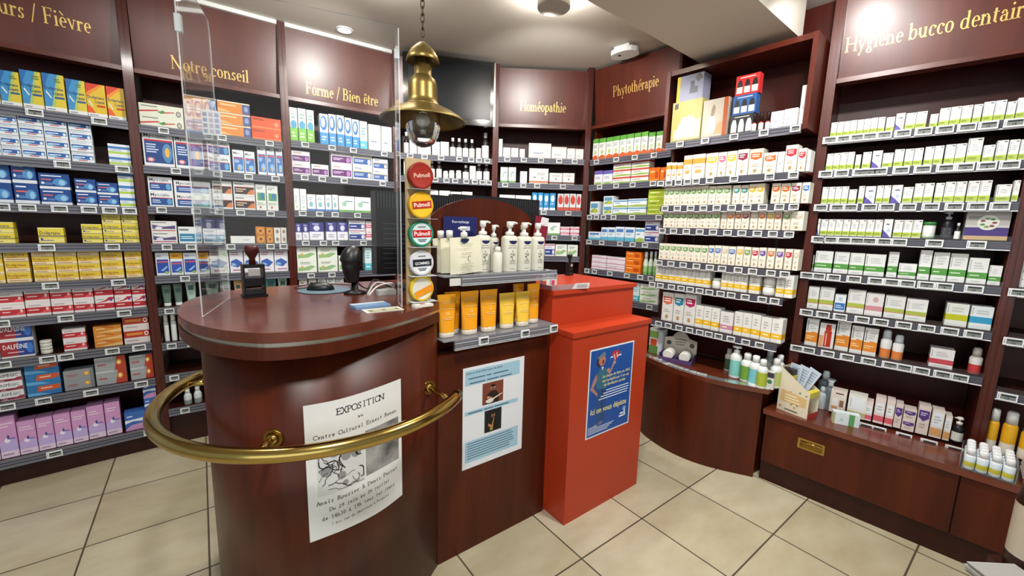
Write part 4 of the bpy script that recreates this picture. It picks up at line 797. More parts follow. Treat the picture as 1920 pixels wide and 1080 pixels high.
# small things at the red box corner
t = put('leaflet_tray', 'pink acrylic tray at the front corner of the red box', 'tray', .728, .055, 1.18, -.12)
m = MB(); m.box(-.10, -.06, .0005, .10, .06, .004, ACPINK); m.box(-.10, -.063, .0005, .10, -.06, .026, ACPINK); m.box(-.103, -.06, .0005, -.10, .06, .022, ACPINK); m.build('tray', t)
m = MB(); m.face([(.02, -.0645, .002), (.13, -.0645, .0), (.135, -.066, .030), (.04, -.066, .030)], P('#d8d4d4')); 
for k in range(3): m.face([(.05, -.0665, .008+k*.006), (.12, -.0665, .008+k*.006), (.12, -.0665, .010+k*.006), (.05, -.0665, .010+k*.006)], P('#8a8486'))
m.build('label_card', t)
for k, (a, b, c) in enumerate(((.655, .10, '#c8452f'), (.685, .105, '#d8d4ce'), (.715, .10, '#c83a5a'), (.745, .112, '#d0cbc4'))):
    t = put('lip_balm_box', ('red', 'white', 'pink', 'ivory')[k]+' lip balm box in the pink tray', 'box', a, b+.012, 1.1845, .1*k, 'lip balm boxes in the pink tray'); m = MB(); m.box(-.012, -.009, .0002, .012, .009, .062, P('#d9d4cd')); m.box(-.0121, -.0095, .004, .0121, -.009, .03, P(c)); m.build('carton', t)
# ---------------------------------------------------------------- posters
def poster_curved():
    crv = [Vector((x, y, 0)) for x, y in body]
    L_ = [0]
    for i in range(1, len(crv)): L_.append(L_[-1]+(crv[i]-crv[i-1]).length)
    def at(l):
        for i in range(1, len(crv)):
            if L_[i] >= l: k = (l-L_[i-1])/(L_[i]-L_[i-1]); t = (crv[i]-crv[i-1]).normalized(); return crv[i-1].lerp(crv[i], k), Vector((-t.y, t.x, 0))*-1*-1, t
    def l_of(x):
        i = next(i for i in range(1, len(crv)) if crv[i].x <= x); k = (x-crv[i-1].x)/(crv[i].x-crv[i-1].x); return L_[i-1]+k*(L_[i]-L_[i-1])
    lr, ll = l_of(-.206), l_of(-.527); w = ll-lr; z0, h = .496, .450
    def fn(x, z, o=.002):                         # x from the left edge, z from the bottom
        p, n, t = at(ll-x); nn = Vector((-t.y, t.x, 0)) ; q = p + nn*o
        return (q.x, q.y, z0+z+(.004*math.sin(x*20) if z < .02 else 0))
    return fn, w, h
pfn, pw, ph = poster_curved()
t0 = (Vector(pfn(pw/2, 0, .01))-Vector(pfn(pw/2, 0, 0))); ctrd = Vector((-.40, .22, 0))-Vector(pfn(pw/2, 0, 0)); ctrd.z = 0
sgn = -1 if t0.dot(ctrd) > 0 else 1
F = lambda x, z, o=.002: pfn(x, z, o*sgn)
pos = thing('exhibition_poster', 'white EXPOSITION poster taped round the curved counter front', 'poster', O_, YAW)
def sheet_on(m, x0, z0, x1, z1, mm, o, n=14):
    for i in range(n):
        a = x0+(x1-x0)*i/n; b = x0+(x1-x0)*(i+1)/n; m.face([F(a, z0, o), F(b, z0, o), F(b, z1, o), F(a, z1, o)], mm, True)
m = MB(); sheet_on(m, 0, 0, pw, ph, PAPER, .002, 20); m.build('paper', pos)
m = MB(); INKM = P('#1b1b1d'); fo = lambda x, y: F(x, y, .0026)
put_serif(m, 'EXPOSITION', fo, pw*.52, ph*.89, .021, INKM, True, pw*.50, 'c'); put_serif(m, 'au', fo, pw*.5, ph*.825, .011, INKM, True, pw*.06, 'c')
put_serif(m, 'Centre Culturel Ernest Renan', fo, pw*.5, ph*.745, .0135, INKM, True, pw*.86, 'c')
put_serif(m, 'Anaïs Rouzier & Denis Perrot', fo, pw*.5, ph*.26, .0135, INKM, True, pw*.86, 'c')
put_serif(m, 'Du 29 juin au 26 juillet', fo, pw*.5, ph*.195, .0125, INKM, True, pw*.64, 'c'); put_serif(m, 'de 14h30 à 19h tous les jours', fo, pw*.5, ph*.135, .0125, INKM, True, pw*.78, 'c')
put_serif(m, '7 bis rue de Chatelain à Prigoire', fo, pw*.5, ph*.083, .008, INKM, True, pw*.62, 'c'); m.build('lettering', pos)
m = MB(); x0, x1, z0_, z1_ = pw*.09, pw*.53, ph*.325, ph*.69
sheet_on(m, x0, z0_, x1, z1_, P('#d3d3d2'), .0025); rnd = random.Random(5); G1 = P('#8d8d8e')
sc = lambda a, b: (x0+(x1-x0)*a, z0_+(z1_-z0_)*b)
for k in range(7):
    cx, cz, r = rnd.uniform(.15, .85), rnd.uniform(.12, .88), rnd.uniform(.05, .13); m.face([F(*sc(cx+r*math.cos(q*PI/4), cz+r*.9*math.sin(q*PI/4)), .0029) for q in range(8)], G1)
for k in range(26):
    p0 = [rnd.uniform(.05, .95), rnd.uniform(.05, .95)]; ang = rnd.uniform(0, 6.3); pts = []
    for q in range(7): pts.append(sc(min(.97, max(.03, p0[0])), min(.97, max(.03, p0[1])))); ang += rnd.uniform(-.9, .9); p0 = [p0[0]+.075*math.cos(ang), p0[1]+.065*math.sin(ang)]
    wd = rnd.uniform(.0006, .0017)
    for a, b in zip(pts, pts[1:]):
        d = Vector((b[0]-a[0], b[1]-a[1])); 
        if d.length < 1e-5: continue
        n = Vector((-d.y, d.x)).normalized()*wd; e = d.normalized()*wd*.6
        m.face([F(a[0]-n.x-e.x, a[1]-n.y-e.y, .0033), F(b[0]-n.x+e.x, b[1]-n.y+e.y, .0033), F(b[0]+n.x+e.x, b[1]+n.y+e.y, .0033), F(a[0]+n.x-e.x, a[1]+n.y-e.y, .0033)], INKM)
m.build('ink_drawing', pos)
def blot():
    mm = mat('grey_wash', '#8a8a88', .7); N, L, b = nodes(mm); tc = N.new('ShaderNodeTexCoord'); nz = N.new('ShaderNodeTexNoise'); nz.inputs['Scale'].default_value = 12; nz.inputs['Detail'].default_value = 8
    rp = N.new('ShaderNodeValToRGB'); rp.color_ramp.elements[0].position = .33; rp.color_ramp.elements[1].position = .62; rp.color_ramp.elements[0].color = (*lin('#4c4a4c'), 1); rp.color_ramp.elements[1].color = (*lin('#a8a6a2'), 1)
    L.new(tc.outputs['Object'], nz.inputs[0]); L.new(nz.outputs['Fac'], rp.inputs[0]); L.new(rp.outputs[0], b.inputs['Base Color']); return mm
m = MB(); sheet_on(m, pw*.545, ph*.345, pw*.955, ph*.70, blot(), .0025); m.build('grey_picture', pos)
def flat_poster(name, label, a0, a1, z0, z1, v):
    t = thing(name, label, 'poster', W(a0, v, z0), YAW); w, h = a1-a0, z1-z0
    return t, w, h, (lambda x, z, o=.0: (x*w, -.0012-o, z*h))
t, w, h, f = flat_poster('concert_poster', 'white concert notice with blue bands on the dark wood panel', .120, .455, .408, .880, 0)
LB = P('#9fc4d8'); PB = P('#e0e3e8'); DK = P('#2c3440')
m = MB(); m.box(0, -.0012, 0, w, -.0002, h, PB); m.build('paper', t); m = MB()
R4 = lambda m_, x0, z0, x1, z1, mm, o: m_.face([f(x0, z0, o), f(x1, z0, o), f(x1, z1, o), f(x0, z1, o)], mm)
R4(m, .03, .825, .92, .97, LB, .0004); R4(m, .03, .535, .90, .575, LB, .0004); R4(m, .04, .06, .92, .275, LB, .0004)
put_text(m, 'Jeudi 1er Août 2024 à partir de 20h30', lambda x, y: f(x/w, y/h, .0007), w*.05, h*.935, .0085, DK, w*.62, 'l', .01)
for x0, x1, zz in ((.08, .34, .885), (.36, .44, .885), (.47, .72, .885), (.10, .34, .838), (.37, .56, .838), (.58, .78, .838), (.08, .30, .548), (.33, .48, .548), (.50, .74, .548)): R4(m, x0, zz, x1, zz+.011, P('#4a6474'), .0007)
rnd = random.Random(3)
for k in range(7): R4(m, .07, .245-k*.025, .07+rnd.uniform(.7, .82), .253-k*.025, P('#4a6474'), .0007)
m.build('print', t)
def figure(m, cx, z0, wd, ht, bg, skin, shirt, inst, ix):
    R4(m, cx-wd/2, z0, cx+wd/2, z0+ht, bg, .0005)
    e = lambda x, z, rx, rz, mm, o: m.face([f(cx+x*wd+rx*wd*math.cos(q*PI/8), z0+ht*(z+rz*math.sin(q*PI/8)), o) for q in range(16)], mm)
    m.face([f(cx+wd*x, z0+ht*z, .0007) for x, z in ((-.36, .0), (.30, .0), (.26, .42), (.12, .58), (-.1, .58), (-.28, .46))], shirt)
    e(0, .74, .11, .125, skin, .0009); e(0, .82, .12, .07, P('#2a1c16'), .0011); e(.0, .68, .075, .05, P('#5a3a2c'), .0010)
    m.face([f(cx+wd*x, z0+ht*z, .0011) for x, z in ((-.30, .28), (-.02, .16), (.02, .24), (-.26, .40))], skin)
    if ix: e(-.16, .14, .19, .10, inst, .0012); m.face([f(cx+wd*x, z0+ht*z, .0013) for x, z in ((-.05, .14), (.45, .34), (.46, .39), (-.06, .21))], inst)
    else: m.face([f(cx+wd*x, z0+ht*z, .0013) for x, z in ((.02, .60), (.06, .60), (.0, .26), (-.12, .10), (-.2, .16), (-.1, .24))], inst); e(-.1, .12, .1, .06, inst, .0014)
m = MB(); figure(m, .47, .595, .34, .215, P('#7a4030'), P('#b98a6c'), P('#241c1c'), P('#e0d8c8'), 1); m.build('photo', t)
m = MB(); figure(m, .48, .305, .28, .225, P('#16181a'), P('#b07c60'), P('#0e0e10'), P('#a88448'), 0); m.build('photo', t)
t, w, h, f = flat_poster('health_poster', 'blue stroke screening poster on the red box front', .752, 1.099, .423, .895, -.145)
BLU = P('#1f4f9c'); m = MB(); m.box(0, -.0012, 0, w, -.0002, h, P('#dfe6ee')); m.build('paper', t)
m = MB(); R4(m, .022, .016, .978, .984, BLU, .0004); WH = P('#e8eef4'); YL = P('#e8dc90')
tx = lambda s, x, z, hh, mm, mw, al='l', b=.0: put_text(m, s, lambda a, c: f(a/w, c/h, .0008), w*x, h*z, hh, mm, w*mw, al, b)
tx('Le risque de faire un AVC', .30, .655, .015, YL, .66, 'l', .012); tx('est multiplié par 5 en cas', .30, .605, .015, YL, .66, 'l', .012); tx('de fibrillation atriale', .34, .555, .015, YL, .54, 'l', .012)
for k, (x0, x1) in enumerate(((.40, .93), (.34, .93), (.28, .92), (.24, .90))): R4(m, x0, .497-k*.029, x1, .507-k*.029, WH, .0008)
tx('Ici on vous dépiste', .08, .265, .030, YL, .82, 'l', .015)
for k in range(5): R4(m, .04, .115-k*.018, .04+(.2, .58, .54, .48, .44)[k], .121-k*.018, WH, .0008)
R4(m, .76, .150, .85, .168, WH, .0008); R4(m, .74, .118, .86, .136, WH, .0008); m.build('print', t)
m = MB(); e = lambda x, z, rx, rz, c, o: m.face([f(x+rx*math.cos(q*PI/8), z+rz*math.sin(q*PI/8), o) for q in range(16)], P(c))
pg = lambda pts, c, o: m.face([f(x, z, o) for x, z in pts], P(c))
pg([(.17, .55), (.40, .52), (.42, .68), (.38, .75), (.27, .78), (.16, .72)], '#3c6a80', .0007); pg([(.18, .14), (.30, .14), (.32, .55), (.17, .55)], '#2c4f86', .0006); pg([(.30, .14), (.40, .16), (.40, .53), (.30, .55)], '#28497c', .0006)
pg([(.16, .72), (.10, .66), (.04, .56), (.14, .50), (.20, .46), (.21, .49), (.15, .54), (.11, .57), (.18, .65)], '#a87c74', .0009)
pg([(.38, .73), (.46, .67), (.53, .76), (.56, .80), (.53, .81), (.46, .73), (.41, .76)], '#b08478', .0009); e(.55, .80, .035, .022, '#b88c80', .001)
e(.27, .86, .075, .062, '#b4786a', .001); e(.20, .86, .05, .075, '#3e2c34', .0008); e(.29, .84, .02, .022, '#6a2a2c', .0012); pg([(.26, .785), (.31, .785), (.285, .745)], '#e0dcdc', .001)
pg([(.145, .90), (.30, .955), (.345, .925), (.33, .905), (.17, .885)], '#5a7c90', .0013); e(.19, .125, .05, .02, '#6e6e84', .0008); e(.31, .14, .05, .02, '#6e6e84', .0008); m.build('nurse_figure', t)
m = MB(); e = lambda x, z, rx, rz, c, o: m.face([f(x+rx*math.cos(q*PI/8), z+rz*math.sin(q*PI/8), o) for q in range(16)], P(c)); pg = lambda pts, c, o: m.face([f(x, z, o) for x, z in pts], P(c))
e(.535, .895, .055, .04, '#c02a34', .0007); e(.605, .895, .055, .04, '#c02a34', .00075); pg([(.482, .885), (.658, .885), (.57, .815)], '#c02a34', .0008)
zz = [(.45, .868), (.51, .868), (.53, .90), (.555, .83), (.59, .915), (.61, .85), (.63, .872), (.70, .872)]
for (xa, za), (xb, zb_) in zip(zz, zz[1:]): pg([(xa-.004, za-.007), (xb-.004, zb_-.007), (xb+.004, zb_+.007), (xa+.004, za+.007)], '#eef2f6', .0011)
for q in range(6): a = q*PI/3+.3; pg([(.57+.11*math.cos(a), .87+.085*math.sin(a)), (.57+.13*math.cos(a)+.004, .87+.10*math.sin(a)), (.57+.13*math.cos(a)-.004, .87+.10*math.sin(a)+.004)], '#d8e0ee', .0008)
e(.86, .21, .045, .028, '#7f9ac8', .0007); pg([(.85, .20), (.88, .20), (.90, .12), (.86, .12)], '#c8d4e8', .0009); m.build('heart_emblem', t)
# ---------------------------------------------------------------- stock on the shelves
# front artwork in fractions of the front face: r rect, p polygon, o ellipse, l print lines, t text
WHT, CRM = '#e9e9e6', '#e4e0d2'
def band(c, y0=.12, y1=.34, txt='#8a8f92', side=None):
    return [('r', 0, y0, 1, y1, c), ('l', .12, .6, .55, .86, 4, txt), ('l', .12, .8, y0+.05, y1-.06, 1, '#e8e8e4')]
def lime(c='#b5c64a'):
    return [('r', 0, .05, 1, .30, c), ('r', .06, .42, .13, .94, '#a9aeb4'), ('l', .28, .8, .48, .76, 3, '#c2c6c8'), ('r', .62, .90, .9, .94, '#4a5058'), ('l', .1, .8, .13, .24, 2, '#7f9428')]
def shield(c):
    return [('r', .08, .64, .92, .85, c), ('p', [(.08, .64), (.92, .64), (.5, .57)], c), ('l', .2, .8, .67, .82, 2, '#f0ece4'), ('l', .2, .8, .30, .44, 2, '#b8b2a4'), ('o', .5, .16, .14, .07, '#b58f5c')]
def yell(c='#e8b824'):
    return [('r', 0, .16, 1, .38, c), ('l', .25, .75, .5, .84, 3, '#b4b2ac'), ('l', .2, .8, .22, .33, 1, '#f6ecc8')]
STY = {
'dol': ('tall blue and yellow sachet box', '#d9c53c', [('p', [(0, .12), (0, 1), (.72, 1), (.30, .12)], '#3f8fc8'), ('p', [(0, .55), (0, 1), (.35, 1)], '#2a6cae'), ('p', [(.30, .12), (.45, .12), (.85, 1), (.72, 1)], '#a9c468'), ('r', 0, 0, 1, .13, WHT), ('t', .06, .58, .085, 'Doliprane', '#1e3a78', .86), ('t', .42, .46, .075, 'Liquiz', '#1e3a78', .5), ('p', [(.10, .50), (.32, .34), (.35, .38), (.14, .54)], WHT), ('r', .5, .36, .95, .41, '#28569c'), ('l', .55, .9, .78, .9, 2, '#6a7a40'), ('l', .1, .6, .04, .10, 1, '#8a9ab0')]),
'dor': ('tall red and yellow sachet box', '#dcb82c', [('p', [(0, .72), (0, 1), (.75, 1)], '#d23a22'), ('p', [(0, .60), (0, .72), (.75, 1), (.95, 1)], '#e88a26'), ('r', 0, 0, 1, .13, WHT), ('t', .06, .56, .085, 'Doliprane', '#1e3a78', .86), ('t', .42, .44, .075, 'Liquiz', '#1e3a78', .5), ('p', [(.08, .46), (.26, .30), (.30, .34), (.12, .50)], '#dfe6ee'), ('p', [(.0, .13), (.4, .13), (.2, .3), (.0, .36)], '#e05a20'), ('r', .5, .33, .95, .38, '#c0361c'), ('l', .1, .6, .04, .10, 1, '#8a9ab0')]),
'wb': ('white blue-striped box', '#dfe5ea', [('r', .04, .30, .96, .68, '#2f62a8'), ('p', [(.04, .30), (.5, .30), (.3, .45), (.04, .5)], '#7fb0d8'), ('l', .1, .7, .42, .58, 1, '#e8eef6'), ('r', .3, .18, .7, .26, '#c84a44'), ('o', .86, .45, .07, .14, '#dfe8f2'), ('r', 0, 0, 1, .04, '#9aa6b4'), ('r', 0, .84, .7, .90, '#b8c0cc')]),
'lb': ('white and pale blue box', '#dfe5ea', [('r', 0, .55, 1, .78, '#3f78b8'), ('r', 0, .10, 1, .3, '#a8c84a'), ('l', .1, .7, .35, .5, 2, '#8aa4c0')]),
'bl': ('deep blue medicine box', '#1c4488', [('r', 0, .0, 1, .16, '#d8dfe8'), ('l', .08, .75, .76, .9, 1, '#e4ecf6'), ('o', .68, .45, .24, .24, '#4f8cc4'), ('o', .74, .42, .11, .18, '#8fc0e0'), ('l', .08, .6, .52, .66, 1, '#e06a5a'), ('o', .12, .36, .06, .08, '#d8dfe8'), ('l', .2, .55, .25, .4, 2, '#6fa0d8')]),
'ye': ('yellow medicine box', '#e0cc3c', [('r', 0, .40, 1, .52, '#8f8a64'), ('t', .06, .56, .22, 'Doliprane', '#2a2e58', .8), ('r', 0, .0, 1, .30, '#eadc80'), ('l', .08, .6, .12, .24, 1, '#5a62a0'), ('o', .12, .24, .05, .1, '#3a4a9a'), ('r', 0, .92, 1, 1, '#f0e490'), ('r', 0, 0, 1, .04, '#9a8a30')]),
'yg': ('golden yellow medicine box', '#ddbb34', [('r', 0, .0, 1, .36, '#e6d2a8'), ('t', .06, .56, .22, 'Doliprane', '#7a4a20', .8), ('l', .1, .7, .36, .48, 1, '#c05a2a'), ('l', .1, .9, .1, .28, 1, '#b08a60'), ('r', 0, .92, 1, 1, '#f0dc80'), ('r', 0, 0, 1, .04, '#9a7a30')]),
'rw': ('white and red medicine box', '#e2dada', [('r', 0, .18, 1, .62, '#b92c34'), ('p', [(.55, .18), (1, .18), (1, .5), (.75, .4)], '#d8525a'), ('l', .1, .6, .36, .5, 1, '#f0d8d8'), ('l', .1, .7, .7, .84, 1, '#a8a0a4'), ('o', .86, .48, .06, .12, '#e8c8c8')]),
'rv': ('white and crimson swirl box', '#e2dada', [('r', 0, .15, 1, .55, '#b42834'), ('p', [(0, .55), (.5, .65), (1, .85), (1, 1), (.75, 1), (.5, .75)], '#b9303a'), ('o', .85, .80, .08, .12, '#7a2a8a'), ('l', .1, .6, .30, .44, 1, '#f0d8d8'), ('l', .08, .5, .80, .9, 1, '#a8a0a4')]),
'dal': ('red and blue boxed analgesic', '#dcdcdc', [('r', 0, .10, .5, .92, '#9c2630'), ('r', .5, .10, 1, .92, '#26408c'), ('o', .86, .5, .11, .30, '#3f74c0'), ('t', .08, .50, .26, 'DALFÉINE', '#e8e6ea', .72), ('l', .2, .8, .22, .38, 1, '#d8a0a8')]),
'org': ('flat orange medicine box', '#cf8430', [('p', [(.0, 0), (1, 0), (1, .5), (.5, .25)], '#e0b878'), ('l', .1, .6, .5, .7, 1, '#f4dcb0'), ('p', [(.3, .9), (.7, .55), (.75, .6), (.4, 1)], '#c05a20')]),
'rya': ('red and yellow striped box', '#d8cfcb', [('r', 0, .45, 1, .95, '#a8342c'), ('r', .1, .62, .72, .80, '#d88a34'), ('o', .87, .70, .09, .17, '#e8dcd8'), ('o', .87, .70, .05, .09, '#c04030'), ('l', .08, .7, .15, .32, 1, '#b0a4a4')]),
'asp': ('white and maroon effervescent box', '#dedede', [('t', .06, .52, .30, 'ASPÉGIC', '#4a4a50', .8), ('r', 0, .06, 1, .30, '#7c2034'), ('p', [(.5, .06), (1, .06), (1, .45), (.8, .4)], '#9a3448'), ('l', .1, .3, .12, .22, 1, '#e0d0d4')]),
'bo': ('long blue and orange box', '#2f70a8', [('p', [(.28, .35), (.95, .45), (1, .85), (.34, .85)], '#c8582c'), ('l', .4, .85, .55, .72, 1, '#f0d8c8'), ('p', [(0, 0), (.7, 0), (.4, .25), (0, .3)], '#5fa4d0')]),
'gy': ('grey box with gold dot', '#8d9094', [('o', .76, .55, .10, .22, '#d89a30'), ('o', .76, .55, .05, .11, '#f0d080'), ('l', .1, .55, .35, .6, 2, '#a85058'), ('r', .88, 0, 1, 1, '#74777c')]),
'gr': ('grey box with red end', '#9a9da0', [('p', [(.62, 0), (1, 0), (1, 1), (.72, 1)], '#b0402c'), ('o', .78, .55, .09, .20, '#e0a040'), ('o', .78, .55, .045, .1, '#f4e4b0'), ('l', .08, .5, .35, .55, 1, '#b04850'), ('r', 0, .85, .6, 1, '#b8bbbe')]),
'pk': ('tall pink carton', '#c993c0', [('r', 0, .0, 1, .16, '#e0c8da'), ('p', [(.0, .16), (1, .16), (1, .40), (.4, .48), (0, .36)], '#b9a4d4'), ('o', .45, .42, .16, .06, '#e4e4ee'), ('o', .52, .50, .07, .05, '#4a4a88'), ('r', .45, .44, .9, .47, '#6a6ab0'), ('l', .1, .9, .72, .86, 2, '#e4c8dc'), ('l', .1, .8, .05, .12, 1, '#a08aa8')]),
'bp': ('flat blue and lilac box', '#3c66b0', [('p', [(0, 0), (1, 0), (1, .35), (.3, .3), (0, .1)], '#c090b8'), ('p', [(0, .40), (.4, .50), (1, .42), (1, .62), (0, .58)], '#dfe4f0'), ('l', .1, .5, .7, .85, 1, '#c8d4ec')]),
'tp': ('white red-green striped box', '#dcdfcf', [('p', [(.0, .34), (.40, .55), (.45, .45), (.0, .20)], '#c03a34'), ('p', [(.40, .35), (.54, .55), (.60, .35), (.50, .22)], '#4f9048'), ('p', [(.54, .40), (.78, .50), (.80, .42), (.56, .30)], '#c04a3c'), ('o', .89, .36, .06, .26, '#6a6c64'), ('o', .89, .36, .04, .18, '#b8b8ac'), ('l', .06, .5, .72, .88, 1, '#7a7c78')]),
'orl': ('long orange cream box', '#d8863a', [('r', .76, 0, 1, 1, '#4a5a88'), ('l', .08, .7, .55, .82, 1, '#f0c890'), ('p', [(0, 0), (.5, 0), (.2, .3), (0, .35)], '#e8b070'), ('o', .88, .5, .07, .25, '#8a98c0'), ('r', 0, .90, 1, 1, '#e6d8c0'), ('r', 0, 0, 1, .05, '#b06a30')]),
'roj': ('bright orange-red box', '#d8521e', [('l', .04, .5, .70, .88, 2, '#2a1a1a'), ('o', .84, .5, .07, .2, '#e8906a'), ('r', 0, 0, 1, .18, '#ea7a48')]),
'myb': ('large blue patch box', '#dfe1e4', [('t', .05, .83, .10, 'Myocalm', '#4a4c52', .85), ('r', .05, .10, .97, .76, '#23437e'), ('r', .05, .72, .97, .77, '#b8303a'), ('l', .10, .52, .38, .66, 4, '#c8d2e8'), ('o', .78, .40, .17, .28, '#4f86b0'), ('o', .78, .42, .08, .14, '#e8a848'), ('o', .22, .19, .13, .07, '#c06a7a'), ('o', .22, .19, .07, .04, '#e8d0d8')]),
'mys': ('white-blue patch box', '#dfe1e4', [('t', .06, .70, .20, 'Myocalm', '#4a4c52', .85), ('r', .06, .10, .95, .60, '#28508e'), ('r', .06, .56, .95, .61, '#b8454a'), ('l', .12, .55, .22, .48, 2, '#c8d2e8'), ('o', .82, .35, .1, .22, '#5f9cc4')]),
'myt': ('narrow white-blue box', '#dfe2e6', [('t', .08, .82, .10, 'Myo', '#4a4c52', .7), ('r', .08, .10, .94, .70, '#3f74b8'), ('r', .08, .62, .94, .67, '#c04a50'), ('l', .15, .6, .45, .58, 3, '#d0dcf0'), ('o', .62, .26, .24, .13, '#8fbce0'), ('o', .5, .2, .12, .06, '#d8a048')]),
'brn': ('brown muscle-picture box', '#dfdfdf', [('l', .06, .6, .78, .90, 1, '#6a4a44'), ('r', .05, .12, .97, .66, '#3a2a2c'), ('p', [(.6, .12), (.97, .12), (.97, .5), (.8, .45)], '#d07840'), ('l', .1, .6, .25, .56, 2, '#d8b8a0'), ('r', .05, .62, .97, .66, '#b85a40')]),
'ost': ('upright white and green box', '#e0e2de', [('l', .1, .8, .80, .92, 2, '#7a7c84'), ('r', .15, .38, .9, .68, '#5f9a5a'), ('o', .62, .55, .2, .14, '#3f78a8'), ('o', .4, .12, .1, .05, '#b86a5a'), ('l', .1, .9, .2, .32, 2, '#9ab08a')]),
'whr': ('white dark-banded box', '#dfdfde', [('l', .05, .9, .80, .94, 1, '#5a5a60'), ('p', [(.05, .30), (.95, .30), (.95, .62), (.5, .5), (.05, .68)], '#5a4a78'), ('o', .3, .4, .14, .12, '#d8dce6'), ('r', .05, .12, .95, .20, '#b85a5a')]),
'cnd': ('white and teal box', '#dfe3e4', [('l', .05, .6, .72, .92, 1, '#6a6e74'), ('r', .05, .12, .96, .58, '#2f7fa4'), ('l', .1, .7, .24, .46, 2, '#cfe4ee'), ('o', .84, .36, .09, .18, '#8fd0e0')]),
'wfl': ('long flat white box', '#e4e4e2', [('l', .5, .9, .35, .6, 1, '#a8a8ac')]),
'rnd': ('small orange pack', '#b87830', [('o', .5, .5, .36, .36, '#d8a050'), ('o', .5, .5, .2, .2, '#8a4a28')]),
'rnw': ('small white pack', '#dcd8d0', [('o', .5, .5, .36, .36, '#c4beb4'), ('o', .5, .5, .2, .2, '#8a6a5a')]),
'blt': ('royal blue panel carton', '#dde2ea', [('r', .07, .10, .93, .70, '#2848a0'), ('r', .10, .56, .90, .62, '#c85a60'), ('p', [(.3, .2), (.8, .42), (.85, .36), (.5, .18)], '#88b8e0'), ('l', .1, .6, .80, .90, 1, '#8a94a8'), ('o', .75, .12, .16, .06, '#88b048')]),
'bly': ('yellow-topped blue carton', '#dde2ea', [('r', 0, .72, 1, 1, '#d8a028'), ('r', .07, .10, .93, .60, '#3454a8'), ('r', .10, .48, .90, .54, '#c85a60'), ('p', [(.3, .18), (.8, .36), (.85, .30), (.5, .16)], '#88b8e0'), ('o', .75, .12, .16, .06, '#88b048'), ('l', .2, .8, .80, .9, 1, '#8a5a20')]),
'wbp': ('carton with blue lozenges', '#dedee4', [('l', .1, .8, .74, .90, 2, '#a86a80'), ('p', [(.05, .30), (.6, .22), (.95, .42), (.5, .60), (.1, .5)], '#3f5fa8'), ('p', [(.1, .30), (.5, .30), (.4, .40), (.15, .42)], '#8fb4dc'), ('l', .2, .9, .06, .16, 1, '#b0688a')]),
'grn': ('tall white and green carton', '#dfe8e0', [('r', 0, 0, 1, .42, '#7fc04a'), ('o', .5, .50, .40, .13, '#4f9cc0'), ('l', .2, .8, .66, .86, 2, '#8ab0a8'), ('l', .2, .8, .1, .3, 2, '#d8ecc8')]),
'blu': ('tall white and sky-blue carton', '#e2e8ee', [('r', 0, 0, 1, .40, '#3f90d0'), ('o', .45, .70, .42, .24, '#2f74bc'), ('o', .40, .72, .24, .16, '#e6eef4'), ('l', .2, .8, .12, .3, 2, '#d4e8f6')]),
'teal': ('pale teal carton', '#cfe4e6', [('r', 0, 0, 1, .3, '#5fb4c4'), ('l', .15, .85, .5, .8, 3, '#7aa8b4'), ('l', .15, .8, .1, .2, 1, '#e4f2f4')]),
'whp': ('white carton with faint print', '#eae6e2', [('l', .2, .7, .30, .40, 1, '#7a88a8'), ('l', .2, .8, .12, .20, 1, '#c8b8b4'), ('r', 0, .9, 1, .94, '#e0ccc4')]),
'pur': ('white box with plum panel', '#e0dade', [('r', .04, .14, .96, .62, '#5c2a66'), ('o', .82, .36, .10, .20, '#b07ab8'), ('l', .1, .6, .3, .5, 2, '#d8c0dc'), ('l', .1, .6, .74, .9, 1, '#a89478')]),
'ybl': ('blue and yellow-striped box', '#dfe0e4', [('r', .04, .14, .96, .58, '#34589c'), ('r', .04, .58, .96, .64, '#d8b848'), ('l', .1, .6, .28, .48, 2, '#cdd8ee'), ('o', .84, .34, .09, .18, '#e0d8c0'), ('l', .1, .5, .76, .9, 1, '#7a8498')]),
'wht': ('tall plain white carton', '#e8e8e6', [('l', .15, .8, .3, .7, 4, '#b8c4cc'), ('o', .5, .16, .2, .05, '#a8c8b0')]),
'whc': ('white carton with teal emblem', '#e8e9e8', [('o', .45, .40, .24, .16, '#7fb4b8'), ('l', .15, .8, .66, .84, 2, '#8aa0b4'), ('r', 0, .0, 1, .12, '#4a78b8')]),
'whg': ('white carton with green foot', '#e8e9e6', [('o', .35, .5, .16, .16, '#9cc0a8'), ('l', .4, .9, .6, .75, 1, '#7a98a8'), ('r', 0, 0, 1, .14, '#6aa060')]),
'pw': ('white carton with violet top', '#e4e2ea', [('r', 0, .46, 1, 1, '#34327c'), ('o', .5, .66, .22, .16, '#cfd0e8'), ('l', .2, .8, .12, .34, 2, '#9a98b0'), ('l', .2, .8, .84, .94, 1, '#c8c8e4')]),
'dbl': ('dark blue and white box', '#dfe0e6', [('r', .02, .08, .98, .56, '#2c3f80'), ('o', .85, .32, .10, .20, '#e4d8dc'), ('l', .1, .6, .24, .42, 1, '#cfd8ee'), ('r', .02, .86, .98, .94, '#b05a6a'), ('l', .1, .7, .66, .78, 1, '#8a90a4')]),
'pnk': ('white and pink box', '#e4dadd', [('r', 0, .28, 1, .66, '#cc6a80'), ('l', .1, .8, .4, .56, 1, '#f2dce2'), ('l', .2, .8, .76, .9, 1, '#b08a94')]),
'gw': ('white box with green leaf swirl', '#dfe4da', [('p', [(.05, .10), (.6, .16), (.95, .45), (.7, .55), (.3, .35), (.05, .40)], '#8fb47a'), ('l', .15, .8, .62, .84, 2, '#8a9484'), ('o', .25, .42, .08, .08, '#d8a860')]),
'wor': ('white carton with orange foot', '#e6e2da', [('r', 0, 0, 1, .28, '#d89038'), ('l', .15, .8, .5, .8, 2, '#9a948a')]),
